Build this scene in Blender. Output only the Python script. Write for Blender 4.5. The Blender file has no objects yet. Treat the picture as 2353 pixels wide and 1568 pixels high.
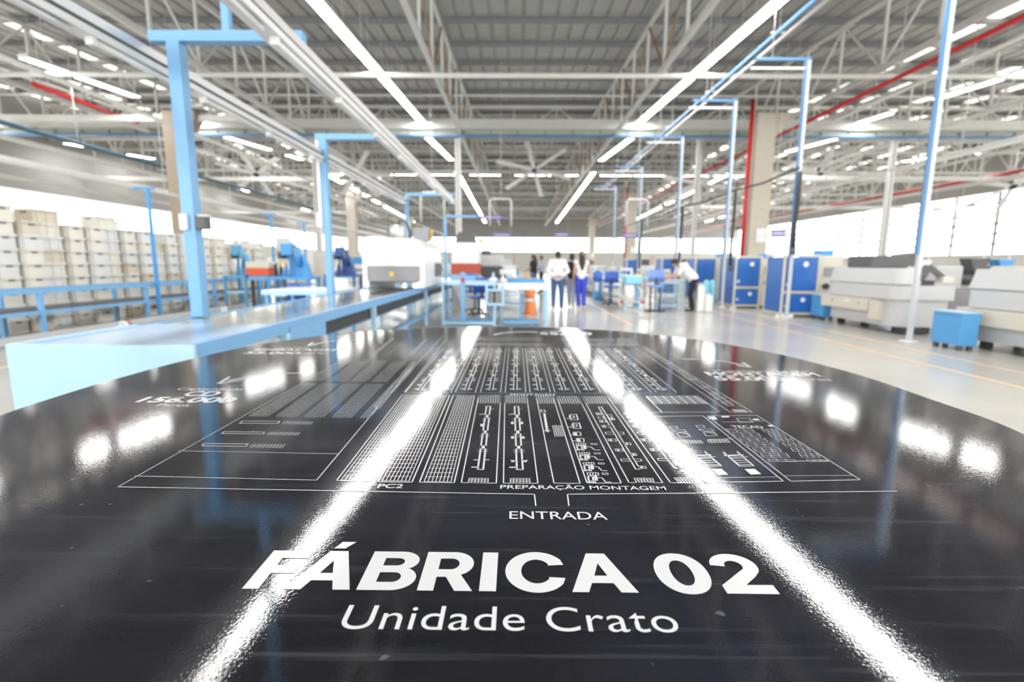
import bpy, bmesh, math, random
from mathutils import Vector, Matrix, Euler

random.seed(11)
R = math.radians
sc = bpy.context.scene
COL = sc.collection

# ------------------------------------------------------------------ camera
cam = bpy.data.cameras.new('camera')
cam.sensor_width = 36.0
cam.lens = 1150 * 36.0 / 2353          # about 17.6 mm
cam.clip_start = 0.02
cam.clip_end = 400
cam.dof.use_dof = True
cam.dof.focus_distance = 0.54
cam.dof.aperture_fstop = 4.8
cam_ob = bpy.data.objects.new('camera', cam)
COL.objects.link(cam_ob)
cam_ob.matrix_world = (Matrix.Translation((0, 0, 1.35)) @ Matrix.Rotation(R(0.44), 4, 'Z')
                       @ Matrix.Rotation(R(90 - 8.8), 4, 'X') @ Matrix.Rotation(R(0.3), 4, 'Z'))
sc.camera = cam_ob

# ------------------------------------------------------------------ world, exposure
world = bpy.data.worlds.new('overcast_daylight')
sc.world = world
world.use_nodes = True
bg = world.node_tree.nodes['Background']
bg.inputs['Color'].default_value = (1.0, 0.975, 0.94, 1)
bg.inputs['Strength'].default_value = 7.0
LED_STRENGTH = 44.0
sc.view_settings.view_transform = 'Standard'
sc.view_settings.look = 'None'
sc.view_settings.gamma = 1.0
sc.view_settings.use_curve_mapping = False
sc.view_settings.exposure = 0.08
sc.cycles.use_light_tree = False
sc.cycles.max_bounces = 4
sc.cycles.diffuse_bounces = 2
sc.cycles.glossy_bounces = 2
sc.cycles.transparent_max_bounces = 4
sc.cycles.adaptive_threshold = 0.025
sc.cycles.caustics_reflective = False
sc.cycles.caustics_refractive = False

# ------------------------------------------------------------------ materials
MATS = {}
def mat(name, col, rough=0.5, metal=0.0, var=0.06, scale=6.0, bump=0.0, bscale=80.0, spec=0.5, emit=0.0, coat=0.0):
    if name in MATS: return MATS[name]
    m = bpy.data.materials.new(name); m.use_nodes = True
    nt = m.node_tree; b = nt.nodes['Principled BSDF']
    tc = nt.nodes.new('ShaderNodeTexCoord')
    n = nt.nodes.new('ShaderNodeTexNoise'); n.inputs['Scale'].default_value = scale; n.inputs['Detail'].default_value = 3
    nt.links.new(tc.outputs['Object'], n.inputs['Vector'])
    mx = nt.nodes.new('ShaderNodeMix'); mx.data_type = 'RGBA'
    mx.inputs[6].default_value = tuple(max(0, c * (1 - var)) for c in col) + (1,)
    mx.inputs[7].default_value = tuple(min(1, c * (1 + var)) for c in col) + (1,)
    nt.links.new(n.outputs['Fac'], mx.inputs[0])
    nt.links.new(mx.outputs[2], b.inputs['Base Color'])
    b.inputs['Roughness'].default_value = rough
    b.inputs['Metallic'].default_value = metal
    b.inputs['Specular IOR Level'].default_value = spec
    if coat: b.inputs['Coat Weight'].default_value = coat; b.inputs['Coat Roughness'].default_value = 0.05
    if emit:
        b.inputs['Emission Color'].default_value = (1.0, 0.985, 0.96, 1); b.inputs['Emission Strength'].default_value = emit
    if bump:
        n2 = nt.nodes.new('ShaderNodeTexNoise'); n2.inputs['Scale'].default_value = bscale; n2.inputs['Detail'].default_value = 2
        nt.links.new(tc.outputs['Object'], n2.inputs['Vector'])
        bp = nt.nodes.new('ShaderNodeBump'); bp.inputs['Strength'].default_value = bump; bp.inputs['Distance'].default_value = 0.002
        nt.links.new(n2.outputs['Fac'], bp.inputs['Height']); nt.links.new(bp.outputs[0], b.inputs['Normal'])
    MATS[name] = m
    return m

def lacquer_map_black():
    """dark laminated print: glossy with a fine orange-peel relief, dust and long scratches"""
    m = bpy.data.materials.new('lacquer_black'); m.use_nodes = True
    nt = m.node_tree; b = nt.nodes['Principled BSDF']; L = nt.links.new; N = nt.nodes.new
    tc = N('ShaderNodeTexCoord')
    n = N('ShaderNodeTexNoise'); n.inputs['Scale'].default_value = 2.2; n.inputs['Detail'].default_value = 5
    L(tc.outputs['Object'], n.inputs['Vector'])
    cr = N('ShaderNodeValToRGB'); cr.color_ramp.elements[0].position = 0.35; cr.color_ramp.elements[0].color = (0.006, 0.0065, 0.012, 1)
    cr.color_ramp.elements[1].position = 0.72; cr.color_ramp.elements[1].color = (0.026, 0.027, 0.05, 1)
    L(n.outputs['Fac'], cr.inputs[0])
    # scratches: noise stretched along X, thresholded
    mp = N('ShaderNodeMapping'); mp.inputs['Scale'].default_value = (1.6, 55, 1); mp.inputs['Rotation'].default_value = (0, 0, 0.07)
    L(tc.outputs['Object'], mp.inputs['Vector'])
    n2 = N('ShaderNodeTexNoise'); n2.inputs['Scale'].default_value = 2.0; n2.inputs['Detail'].default_value = 4
    L(mp.outputs[0], n2.inputs['Vector'])
    c2 = N('ShaderNodeValToRGB'); c2.color_ramp.elements[0].position = 0.57; c2.color_ramp.elements[0].color = (0, 0, 0, 1)
    c2.color_ramp.elements[1].position = 0.80; c2.color_ramp.elements[1].color = (1, 1, 1, 1)
    L(n2.outputs['Fac'], c2.inputs[0])
    # dust specks
    n3 = N('ShaderNodeTexNoise'); n3.inputs['Scale'].default_value = 60; n3.inputs['Detail'].default_value = 1
    L(tc.outputs['Object'], n3.inputs['Vector'])
    c3 = N('ShaderNodeValToRGB'); c3.color_ramp.elements[0].position = 0.77; c3.color_ramp.elements[0].color = (0, 0, 0, 1); c3.color_ramp.elements[1].position = 0.82
    L(n3.outputs['Fac'], c3.inputs[0])
    ad = N('ShaderNodeMath'); ad.operation = 'MULTIPLY_ADD'; ad.inputs[1].default_value = 0.10
    L(c2.outputs[0], ad.inputs[0])
    ml = N('ShaderNodeMath'); ml.operation = 'MULTIPLY'; ml.inputs[1].default_value = 0.22; L(c3.outputs[0], ml.inputs[0]); L(ml.outputs[0], ad.inputs[2])
    mx = N('ShaderNodeMix'); mx.data_type = 'RGBA'; mx.inputs[7].default_value = (0.5, 0.52, 0.62, 1)
    L(ad.outputs[0], mx.inputs[0]); L(cr.outputs[0], mx.inputs[6]); L(mx.outputs[2], b.inputs['Base Color'])
    rr = N('ShaderNodeMapRange'); rr.inputs[3].default_value = 0.02; rr.inputs[4].default_value = 0.07
    L(n.outputs['Fac'], rr.inputs[0]); L(rr.outputs[0], b.inputs['Roughness'])
    b.inputs['IOR'].default_value = 1.62
    n4 = N('ShaderNodeTexNoise'); n4.inputs['Scale'].default_value = 520; n4.inputs['Detail'].default_value = 2
    L(tc.outputs['Object'], n4.inputs['Vector'])
    bp = N('ShaderNodeBump'); bp.inputs['Strength'].default_value = 0.06; bp.inputs['Distance'].default_value = 0.0006
    L(n4.outputs['Fac'], bp.inputs['Height']); L(bp.outputs[0], b.inputs['Normal'])
    return m

def floor_concrete():
    m = bpy.data.materials.new('polished_concrete'); m.use_nodes = True
    nt = m.node_tree; b = nt.nodes['Principled BSDF']; L = nt.links.new; N = nt.nodes.new
    tc = N('ShaderNodeTexCoord')
    n = N('ShaderNodeTexNoise'); n.inputs['Scale'].default_value = 0.35; n.inputs['Detail'].default_value = 6
    L(tc.outputs['Object'], n.inputs['Vector'])
    cr = N('ShaderNodeValToRGB'); cr.color_ramp.elements[0].position = 0.3; cr.color_ramp.elements[0].color = (0.42, 0.40, 0.365, 1)
    cr.color_ramp.elements[1].position = 0.7; cr.color_ramp.elements[1].color = (0.55, 0.53, 0.485, 1)
    L(n.outputs['Fac'], cr.inputs[0]); L(cr.outputs[0], b.inputs['Base Color'])
    rr = N('ShaderNodeMapRange'); rr.inputs[3].default_value = 0.10; rr.inputs[4].default_value = 0.28
    L(n.outputs['Fac'], rr.inputs[0]); L(rr.outputs[0], b.inputs['Roughness'])
    return m

def glass_pane():
    m = bpy.data.materials.new('window_glass'); m.use_nodes = True
    nt = m.node_tree; nt.nodes.clear(); N = nt.nodes.new; L = nt.links.new
    t = N('ShaderNodeBsdfTransparent'); t.inputs[0].default_value = (0.93, 0.95, 0.95, 1)
    g = N('ShaderNodeBsdfGlossy'); g.inputs['Roughness'].default_value = 0.03
    lw = N('ShaderNodeLayerWeight'); lw.inputs[0].default_value = 0.12
    mx = N('ShaderNodeMixShader'); o = N('ShaderNodeOutputMaterial')
    mn = N('ShaderNodeMath'); mn.operation = 'MINIMUM'; mn.inputs[1].default_value = 0.10
    L(lw.outputs['Fresnel'], mn.inputs[0]); L(mn.outputs[0], mx.inputs[0]); L(t.outputs[0], mx.inputs[1]); L(g.outputs[0], mx.inputs[2]); L(mx.outputs[0], o.inputs[0])
    return m

def added_skylight_sheet():
    m = bpy.data.materials.new('added_translucent_sheet'); m.use_nodes = True
    nt = m.node_tree; nt.nodes.clear(); N = nt.nodes.new; L = nt.links.new
    t = N('ShaderNodeBsdfTranslucent'); t.inputs[0].default_value = (0.62, 0.60, 0.55, 1)
    d = N('ShaderNodeBsdfDiffuse'); d.inputs[0].default_value = (0.7, 0.68, 0.62, 1)
    n = N('ShaderNodeTexNoise'); n.inputs['Scale'].default_value = 1.5
    mx = N('ShaderNodeMixShader'); o = N('ShaderNodeOutputMaterial')
    mr = N('ShaderNodeMapRange'); mr.inputs[3].default_value = 0.25; mr.inputs[4].default_value = 0.5
    L(n.outputs['Fac'], mr.inputs[0]); L(mr.outputs[0], mx.inputs[0]); L(t.outputs[0], mx.inputs[1]); L(d.outputs[0], mx.inputs[2]); L(mx.outputs[0], o.inputs[0])
    return m

M = dict(
    black=lacquer_map_black(), floor=floor_concrete(), glass=glass_pane(), added_skylight=added_skylight_sheet(),
    print=mat('map_white_print', (0.86, 0.87, 0.90), 0.16, var=0.02),
    tedge=mat('table_edge_black', (0.02, 0.02, 0.022), 0.4),
    blue=mat('powder_blue_paint', (0.19, 0.42, 0.71), 0.38, var=0.05),
    pale=mat('pale_blue_paint', (0.44, 0.67, 0.86), 0.35, var=0.04),
    deep=mat('cobalt_blue_paint', (0.025, 0.14, 0.50), 0.35, var=0.10),
    mid=mat('machine_blue_paint', (0.06, 0.30, 0.66), 0.4, var=0.12, scale=12),
    royal=mat('royal_blue_plastic', (0.06, 0.16, 0.58), 0.45),
    white=mat('white_paint', (0.80, 0.80, 0.79), 0.4, var=0.03),
    gloss=mat('glossy_white_enamel', (0.86, 0.86, 0.86), 0.25, var=0.02),
    steel=mat('painted_grey_steel', (0.66, 0.65, 0.63), 0.5, var=0.06),
    truss=mat('truss_offwhite_paint', (0.72, 0.71, 0.68), 0.55, var=0.08),
    rust=mat('rusty_brown_primer', (0.34, 0.22, 0.12), 0.7, var=0.2, scale=9),
    roof=mat('galvanised_roof_sheet', (0.44, 0.44, 0.425), 0.48, metal=0.35, var=0.12, scale=1.2),
    purlin=mat('purlin_dark_steel', (0.26, 0.26, 0.265), 0.55, metal=0.2),
    alu=mat('aluminium_rail', (0.72, 0.72, 0.72), 0.35, metal=0.5, var=0.03),
    conc=mat('column_concrete', (0.56, 0.51, 0.43), 0.8, var=0.08, bump=0.3, bscale=20),
    red=mat('fire_pipe_red', (0.55, 0.02, 0.025), 0.4),
    redtray=mat('orange_red_plastic', (0.75, 0.10, 0.03), 0.5),
    brick=mat('brownish_red_panel', (0.48, 0.08, 0.05), 0.5),
    conc_shaded=mat('column_concrete_in_shade', (0.33, 0.27, 0.21), 0.85, var=0.1, bump=0.3, bscale=20),
    wall=mat('wall_white_plaster', (0.74, 0.73, 0.70), 0.75, var=0.04),
    dark=mat('dark_rubber', (0.03, 0.032, 0.035), 0.55),
    dgrey=mat('dark_grey_casting', (0.10, 0.10, 0.105), 0.5, var=0.15),
    mgrey=mat('mid_grey_panel', (0.30, 0.30, 0.31), 0.45),
    lgrey=mat('light_grey_housing', (0.56, 0.565, 0.58), 0.42, var=0.03),
    beige=mat('beige_enamel', (0.66, 0.62, 0.53), 0.45, var=0.04),
    cyan=mat('cyan_plastic', (0.25, 0.62, 0.78), 0.4),
    crate=mat('crate_cream_plastic', (0.72, 0.69, 0.62), 0.55, var=0.10, scale=2.5),
    crate2=mat('crate_grey_white_plastic', (0.68, 0.68, 0.67), 0.55, var=0.10, scale=2.5),
    crate3=mat('crate_tan_plastic', (0.62, 0.55, 0.45), 0.55, var=0.10, scale=2.5),
    belt=mat('pvc_belt_green_grey', (0.36, 0.38, 0.34), 0.12, var=0.06, scale=3, coat=0.5),
    plate=mat('pale_blue_plate', (0.46, 0.62, 0.84), 0.22, var=0.05, scale=4),
    orange=mat('orange_floor_paint', (0.76, 0.52, 0.30), 0.4),
    cone=mat('orange_plastic', (0.85, 0.25, 0.06), 0.5),
    yellow=mat('yellow_label', (0.85, 0.60, 0.10), 0.5),
    tan=mat('cardboard_tan', (0.50, 0.33, 0.17), 0.8),
    purple=mat('violet_sign_face', (0.20, 0.17, 0.45), 0.5),
    led=mat('led_diffuser', (0.9, 0.9, 0.9), 0.4, emit=LED_STRENGTH),
    skin=mat('skin_tan', (0.55, 0.33, 0.23), 0.55),
    skin2=mat('skin_brown', (0.40, 0.23, 0.15), 0.55),
    shirt=mat('white_cotton', (0.82, 0.82, 0.84), 0.8, var=0.04, bump=0.4, bscale=14),
    jeans=mat('blue_denim', (0.07, 0.13, 0.28), 0.85, var=0.15, scale=20),
    trousers=mat('royal_blue_trousers', (0.045, 0.07, 0.58), 0.7, var=0.06),
    navy=mat('dark_navy_trousers', (0.012, 0.012, 0.03), 0.8),
    hair=mat('dark_brown_hair', (0.018, 0.012, 0.008), 0.45, bump=0.5, bscale=60),
    shoe=mat('offwhite_shoe', (0.70, 0.66, 0.62), 0.5),
    bshoe=mat('black_shoe', (0.02, 0.02, 0.02), 0.45),
    greysh=mat('grey_blue_workwear', (0.36, 0.42, 0.55), 0.8),
    clad=mat('grey_wall_cladding', (0.42, 0.41, 0.395), 0.6, var=0.08),
    green=mat('trunking_panel_greygreen', (0.44, 0.47, 0.40), 0.5, var=0.08),
)

# ------------------------------------------------------------------ object helpers
CACHE = {}
def link(o, parent=None):
    COL.objects.link(o)
    if parent is not None: o.parent = parent
    return o
def off(parent):
    v = Vector((0, 0, 0))
    while parent is not None:
        v += parent.location; parent = parent.parent
    return v
def tag(o, label, cat, group=None, kind=None):
    if label: o['label'] = label
    if cat: o['category'] = cat
    if group: o['group'] = group
    if kind: o['kind'] = kind
    return o
def thing(name, label, cat, loc=(0, 0, 0), group=None):
    o = bpy.data.objects.new(name, None); o.empty_display_size = 0.1; o.location = loc
    COL.objects.link(o)
    return tag(o, label, cat, group)
def mesh_of(name, bm, m, smooth=False):
    me = bpy.data.meshes.new(name); bm.to_mesh(me); bm.free()
    for x in (m if isinstance(m, (list, tuple)) else [m]): me.materials.append(x)
    if smooth:
        for p in me.polygons: p.use_smooth = True
    return me
def cube_mesh(dx, dy, dz, m, bev=0.0):
    k = ('c', round(dx, 4), round(dy, 4), round(dz, 4), m.name, bev)
    if k not in CACHE:
        bm = bmesh.new(); bmesh.ops.create_cube(bm, size=1)
        bmesh.ops.scale(bm, vec=(dx, dy, dz), verts=bm.verts)
        if bev: bmesh.ops.bevel(bm, geom=list(bm.edges), offset=bev, segments=2, affect='EDGES', profile=0.6)
        CACHE[k] = mesh_of('box', bm, m)
    return CACHE[k]
def box(name, x, y, z, m, parent=None, bev=0.0):
    """axis-aligned box from world ranges"""
    o = bpy.data.objects.new(name, cube_mesh(x[1]-x[0], y[1]-y[0], z[1]-z[0], m, bev))
    o.location = Vector(((x[0]+x[1])/2, (y[0]+y[1])/2, (z[0]+z[1])/2)) - off(parent)
    return link(o, parent)
def orient(o, p0, p1, parent):
    p0 = Vector(p0); p1 = Vector(p1); d = p1 - p0
    o.rotation_mode = 'QUATERNION'
    o.rotation_quaternion = d.to_track_quat('Z', 'Y')
    o.location = (p0 + p1) / 2 - off(parent)
    return link(o, parent)
def bar(name, p0, p1, w, h, m, parent=None):
    d = (Vector(p1) - Vector(p0)).length
    return orient(bpy.data.objects.new(name, cube_mesh(w, h, round(d, 3), m)), p0, p1, parent)
def tube(name, p0, p1, r, m, parent=None, seg=10, r2=None):
    d = round((Vector(p1) - Vector(p0)).length, 3); r2 = r if r2 is None else r2
    k = ('t', r, r2, d, m.name, seg)
    if k not in CACHE:
        bm = bmesh.new(); bmesh.ops.create_cone(bm, cap_ends=True, segments=seg, radius1=r, radius2=r2, depth=d)
        me = mesh_of('tube', bm, m)
        for p in me.polygons: p.use_smooth = len(p.vertices) == 4
        CACHE[k] = me
    return orient(bpy.data.objects.new(name, CACHE[k]), p0, p1, parent)
def prism(name, pts, y0, y1, m, parent=None, axis='Y', smooth=False):
    """extrude a polygon; axis Y: pts are (x,z); axis X: pts are (y,z) from x=y0..y1; axis Z: pts are (x,y)"""
    bm = bmesh.new(); o = off(parent)
    def P(a, b, t):
        v = {'Y': (a, t, b), 'X': (t, a, b), 'Z': (a, b, t)}[axis]
        return Vector(v) - o
    va = [bm.verts.new(P(a, b, y0)) for a, b in pts]; vb = [bm.verts.new(P(a, b, y1)) for a, b in pts]
    n = len(pts)
    bm.faces.new(va); bm.faces.new(vb[::-1])
    for i in range(n): bm.faces.new((va[i], vb[i], vb[(i+1) % n], va[(i+1) % n]))
    bmesh.ops.recalc_face_normals(bm, faces=bm.faces)
    return link(bpy.data.objects.new(name, mesh_of(name, bm, m)), parent)
def path(name, pts, r, m, parent=None, seg=6):
    """tube along a polyline as one mesh"""
    bm = bmesh.new(); o = off(parent); P = [Vector(q) - o for q in pts]; seg = 8; rings = []
    for i, p in enumerate(P):
        d = (P[min(i+1, len(P)-1)] - P[max(i-1, 0)]).normalized()
        u = d.cross(Vector((0.31, 0.95, 0.05))).normalized(); v = d.cross(u)
        rings.append([bm.verts.new(p + (u*math.cos(2*math.pi*k/seg) + v*math.sin(2*math.pi*k/seg))*r) for k in range(seg)])
    for a, b in zip(rings, rings[1:]):
        for k in range(seg): bm.faces.new((a[k], a[(k+1) % seg], b[(k+1) % seg], b[k]))
    bm.faces.new(rings[0][::-1]); bm.faces.new(rings[-1])
    bmesh.ops.recalc_face_normals(bm, faces=bm.faces)
    return link(bpy.data.objects.new(name, mesh_of(name, bm, m, True)), parent)
def lathe(name, prof, m, parent=None, at=(0, 0, 0), seg=24):
    bm = bmesh.new(); o = Vector(at) - off(parent); rings = []
    for r, z in prof:
        rings.append([bm.verts.new(o + Vector((max(r, 1e-4)*math.cos(2*math.pi*i/seg), max(r, 1e-4)*math.sin(2*math.pi*i/seg), z))) for i in range(seg)])
    for a, b in zip(rings, rings[1:]):
        for i in range(seg): bm.faces.new((a[i], a[(i+1) % seg], b[(i+1) % seg], b[i]))
    bm.faces.new(rings[0][::-1]); bm.faces.new(rings[-1])
    me = mesh_of(name, bm, m)
    for p in me.polygons: p.use_smooth = len(p.vertices) == 4
    return link(bpy.data.objects.new(name, me), parent)
def copy_tree(o, parent=None):
    c = o.copy(); COL.objects.link(c); c.parent = parent
    for ch in list(o.children): copy_tree(ch, c)
    return c
def struct(o):
    o['kind'] = 'structure'; return o
ORD = ['first', 'second', 'third', 'fourth', 'fifth', 'sixth', 'seventh', 'eighth', 'ninth', 'tenth', 'eleventh', 'twelfth', 'thirteenth',
       'fourteenth', 'fifteenth', 'sixteenth', 'seventeenth', 'eighteenth', 'nineteenth', 'twentieth', 'twenty-first', 'twenty-second',
       'twenty-third', 'twenty-fourth', 'twenty-fifth', 'twenty-sixth', 'twenty-seventh', 'twenty-eighth', 'twenty-ninth', 'thirtieth', 'thirty-first', 'thirty-second']

# ================================================================== THE SETTING
XL, XR, YB, YE = -28.0, 38.0, -14.0, 88.0
def roof_z(y): return 10.25 + 0.045*(y-20) if y <= 40 else 11.15 - 0.045*(y-40)
def led_z(y):
    if y < 27: return 7.37 + 0.066*(y-12.5)
    if y < 39.5: return 7.95 + 0.078*(y-28)
    return 8.45 - 0.028*(y-41)

fl = struct(box('floor', (XL, XR), (YB, YE), (-0.2, 0.0), M['floor']))
for x0, x1, y0, y1 in [(5.64, 5.71, 3.0, 30), (6.44, 6.50, 3.0, 30), (2.55, 2.61, 11, 45), (0.30, 0.38, 11, 45), (-6.6, -6.53, -2, 9)]:
    box('floor_line', (x0, x1), (y0, y1), (0.0, 0.002), M['orange'], fl)
box('floor_line', (-9.0, -2.4), (4.02, 4.12), (0.0, 0.002), M['orange'], fl)

def long_wall(name, axis, at, a0, a1, thick, zwin, ztop, wname, step, fm='steel', mw=0.05):
    """wall with one long window band; axis 'X' wall lies at x=at and runs along Y"""
    def b(nm, s0, s1, z0, z1, m, parent, t=thick):
        if axis == 'X': return box(nm, (at - t/2, at + t/2), (s0, s1), (z0, z1), m, parent)
        return box(nm, (s0, s1), (at - t/2, at + t/2), (z0, z1), m, parent)
    w = struct(b(name, a0, a1, 0.0, zwin[0], M['wall'], None))
    b('upper_wall_panel', a0, a1, zwin[1], ztop, M['clad'], w)
    fr = struct(b(wname, a0, a1, zwin[0], zwin[0] + 0.08, M['white'], None, thick + 0.12))
    b('window_head', a0, a1, zwin[1] - 0.08, zwin[1], M['white'], fr, thick + 0.04)
    n = int(round((a1 - a0) / step))
    zz = [zwin[0] + 0.08, zwin[1] - 0.08]
    for i in range(n + 1):
        s = a0 + (a1 - a0) * i / n
        b('mullion', max(a0, s - mw), min(a1, s + mw), zz[0], zz[1], M[fm], fr, 0.1)
        if i < n: b('pane', s + mw, a0 + (a1 - a0) * (i + 1) / n - mw, zz[0], zz[1], M['glass'], fr, 0.012)
    return w, fr
long_wall('wall_left', 'X', XL, YB, YE, 0.3, (3.1, 5.35), 11.3, 'window_1', 4.0)
w, fr = long_wall('wall_right', 'X', XR, YB, YE, 0.3, (2.2, 7.2), 11.3, 'window_2', 4.0, 'mgrey', 0.12)
for z in (3.1, 3.9, 4.7, 5.5, 6.3): box('transom', (XR-0.10, XR+0.10), (YB, YE), (z-0.09, z+0.09), M['mgrey'], fr)
long_wall('wall_far', 'Y', YE, XL, XR, 0.3, (3.3, 5.8), 11.3, 'window_3', 4.4)
long_wall('wall_back', 'Y', YB, XL, XR, 0.3, (0.9, 7.6), 11.3, 'window_4', 4.4)

# ------------------------------------------------------------------ ceiling: ridge cap, sheets, purlins
ceil = struct(prism('ceiling', [(39.4, 11.20), (40.0, 11.26), (40.6, 11.20), (40.6, 11.24), (40.0, 11.31), (39.4, 11.24)], XL, XR, M['roof'], None, 'X'))
def sheet_mesh(y0, y1, m):
    bm = bmesh.new(); prof = [(0, .075), (.03, .075), (.065, 0), (.535, 0), (.57, .075), (.605, .075)]
    va = [bm.verts.new((x, y0, roof_z(y0)+z)) for x, z in prof]; vb = [bm.verts.new((x, y1, roof_z(y1)+z)) for x, z in prof]
    for i in range(5): bm.faces.new((va[i], va[i+1], vb[i+1], vb[i]))
    return mesh_of('roof_sheet', bm, m)

s1 = sheet_mesh(YB, 40.0, M['roof']); s2 = sheet_mesh(40.0001, YE, M['roof'])
s1k = sheet_mesh(YB, 40.0, M['added_skylight']); s2k = sheet_mesh(40.0001, YE, M['added_skylight'])
n = int(round((XR - XL) / 0.6))
for i in range(n):
    x = XL + 0.6 * i
    sky = (x > 16.5 and i % 5 == 0) or (x < -18 and i % 7 == 0)  # added translucent sheets, standing in for bright light striking the roof
    nm = 'added_skylight_sheet' if sky else 'roof_sheet'
    for me in ((s1k, s2k) if sky else (s1, s2)):
        o = bpy.data.objects.new(nm, me); o.location = (x, 0, 0); link(o, ceil)
y = 19.9 - 2.25 * 14
while y < YE:
    z = roof_z(y)
    box('purlin', (XL, XR), (y-0.04, y+0.04), (z-0.20, z-0.005), M['purlin'], ceil)
    y += 2.25

# ================================================================== ROOF STRUCTURE
TRUSS_X = [(-18.2, 'far left of the crates'), (-10.5, 'above the crate stacks'), (-2.8, 'left of the centre aisle'),
           (4.8, 'right of the centre aisle'), (11.9, 'carrying the red fire pipe'), (19.6, 'over the right background machines'), (27.2, 'second from the right wall'), (33.5, 'nearest the right wall'), (-24.0, 'nearest the left wall')]
for X, where in TRUSS_X:
    rusty = X in (-2.8, 4.8)
    t = thing('roof_truss', 'long off-white lattice roof truss running away from the camera, %s' % where, 'truss', (X, 37, 7.7), 'lengthwise roof trusses')
    zb = 7.72
    box('bottom_chord', (X-.07, X+.07), (-12, 86), (zb-.10, zb+.06), M['truss'], t)
    for a, b in ((-12, 40), (40, 86)):
        bar('top_chord', (X, a, roof_z(a)-.30), (X, b, roof_z(b)-.30), .12, .12, M['truss'], t)
    y = 19.9 - 2.25*14; k = 0
    while y < 84:
        zt = roof_z(y) - .30
        bar('web_post', (X, y, zb), (X, y, zt), .09, .09, M['truss'], t)
        y2 = y + 2.25
        if y2 < 85:
            a, b = ((X, y, zb), (X, y2, roof_z(y2)-.30)) if k % 2 else ((X, y, zt), (X, y2, zb))
            bar('web_diagonal', a, b, .06, .06, M['rust'] if rusty else M['truss'], t)
        y = y2; k += 1
def cross_truss(Y, where, z0=8.35, x0=-27.8, x1=37.8):
    t = thing('cross_truss', 'off-white lattice truss spanning the hall crosswise, %s' % where, 'truss', (5, Y, z0), 'crosswise roof trusses')
    zt = roof_z(Y) - .35
    box('bottom_chord', (x0, x1), (Y-.07, Y+.07), (z0-.08, z0+.08), M['truss'], t)
    box('top_chord', (x0, x1), (Y-.06, Y+.06), (zt-.06, zt+.06), M['truss'], t)
    x = x0 + .1; k = 0; st = 2.5
    while x < x1 - .2:
        bar('web_post', (x, Y, z0), (x, Y, zt), .07, .07, M['truss'], t)
        x2 = min(x + st, x1-.1)
        bar('web_diagonal', (x, Y, z0 if k % 2 else zt), (x2, Y, zt if k % 2 else z0), .05, .05, M['truss'], t)
        x = x2; k += 1
cross_truss(31.0, 'directly behind the thick cross beam', 8.55)
cross_truss(35.5, 'just before the central fan', 8.9)
cross_truss(46.8, 'first one beyond the ridge', 8.8, -25.7)
cross_truss(58.8, 'halfway to the far windows', 8.6)
cross_truss(39.9, 'just under the ridge behind the central fan')
cross_truss(52.0, 'second one behind the central fan')
cross_truss(64.0, 'third one behind the central fan', 8.2)
cross_truss(76.0, 'last one before the far windows', 8.0)

M['slate'] = mat('slate_blue_conduit', (0.10, 0.23, 0.44), 0.45)
M['teal'] = mat('dark_teal_pipe', (0.05, 0.11, 0.16), 0.5)
M['pole'] = mat('pale_grey_blue_pole', (0.60, 0.64, 0.68), 0.45)
# main cross beam with trunking and blue pipe beneath
t = thing('cross_beam', 'thick pale box beam spanning the whole hall above the fans', 'beam', (5, 26, 7.9))
box('box_girder', (-27.8, 37.8), (25.85, 26.15), (7.93, 8.36), M['truss'], t, .015)
box('lower_flange', (-27.8, 37.8), (25.75, 26.25), (7.86, 7.93), M['steel'], t)
t = thing('cable_trunking', 'grey-green ribbed cable trunking slung under the thick cross beam', 'trunking', (5, 26, 7.6))
box('trunking_body', (-27.8, 37.8), (25.95, 26.05), (7.64, 7.86), M['green'], t)
x = -27
while x < 37.5:
    box('clip', (x, x+.07), (25.90, 25.95), (7.63, 7.80), M['purlin'], t); x += 1.35
tag(tube('blue_pipe', (-27.8, 25.82, 7.54), (37.8, 25.82, 7.54), .07, M['slate']), 'long blue pipe running crosswise under the thick beam', 'pipe')
t = thing('cross_pipe', 'pale round pipe spanning the hall nearest the camera', 'pipe', (5, 17.5, 7.4))
tube('pipe_run', (-27.8, 17.5, 7.43), (37.8, 17.5, 7.43), .085, M['truss'], t, 14)
for X, w in TRUSS_X:
    bar('pipe_hanger', (X+.02, 17.5, 7.49), (X+.02, 17.5, 7.66), .05, .05, M['steel'], t)
tag(tube('cross_pipe', (-27.8, 23.3, 8.62), (37.8, 23.3, 8.62), .035, M['white']), 'thin white pipe spanning the hall just before the thick beam', 'pipe')

# longitudinal services under the right truss
t = thing('truss_pipe', 'red fire sprinkler pipe running along the right roof truss', 'pipe', (11.9, 30, 7.3))
tube('pipe_run', (12.05, 4, 7.24), (12.05, 80, 7.24), .07, M['red'], t)
for y in range(6, 80, 6): bar('pipe_clamp', (12.05, y, 7.24), (12.0, y, 7.62), .04, .04, M['steel'], t)
t = thing('truss_pipe', 'grey conduit running beside the red sprinkler pipe', 'pipe', (12.8, 30, 7.0))
tube('pipe_run', (12.75, 4, 7.08), (12.75, 80, 7.08), .06, M['truss'], t)
for y in range(6, 80, 6): bar('pipe_hanger', (12.75, y, 7.08), (12.75, y, roof_z(y)), .025, .025, M['steel'], t)
t = thing('truss_pipe', 'short dark red sprinkler pipe high on the left side of the hall', 'pipe', (-17.0, 20, 7.4))
tube('pipe_run', (-17.0, 18.6, 7.5), (-17.0, 23.5, 7.5), .09, M['red'], t)
for y in (19.2, 22.8): bar('pipe_hanger', (-17.0, y, 7.5), (-17.0, y, roof_z(y)), .025, .025, M['steel'], t)
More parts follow.
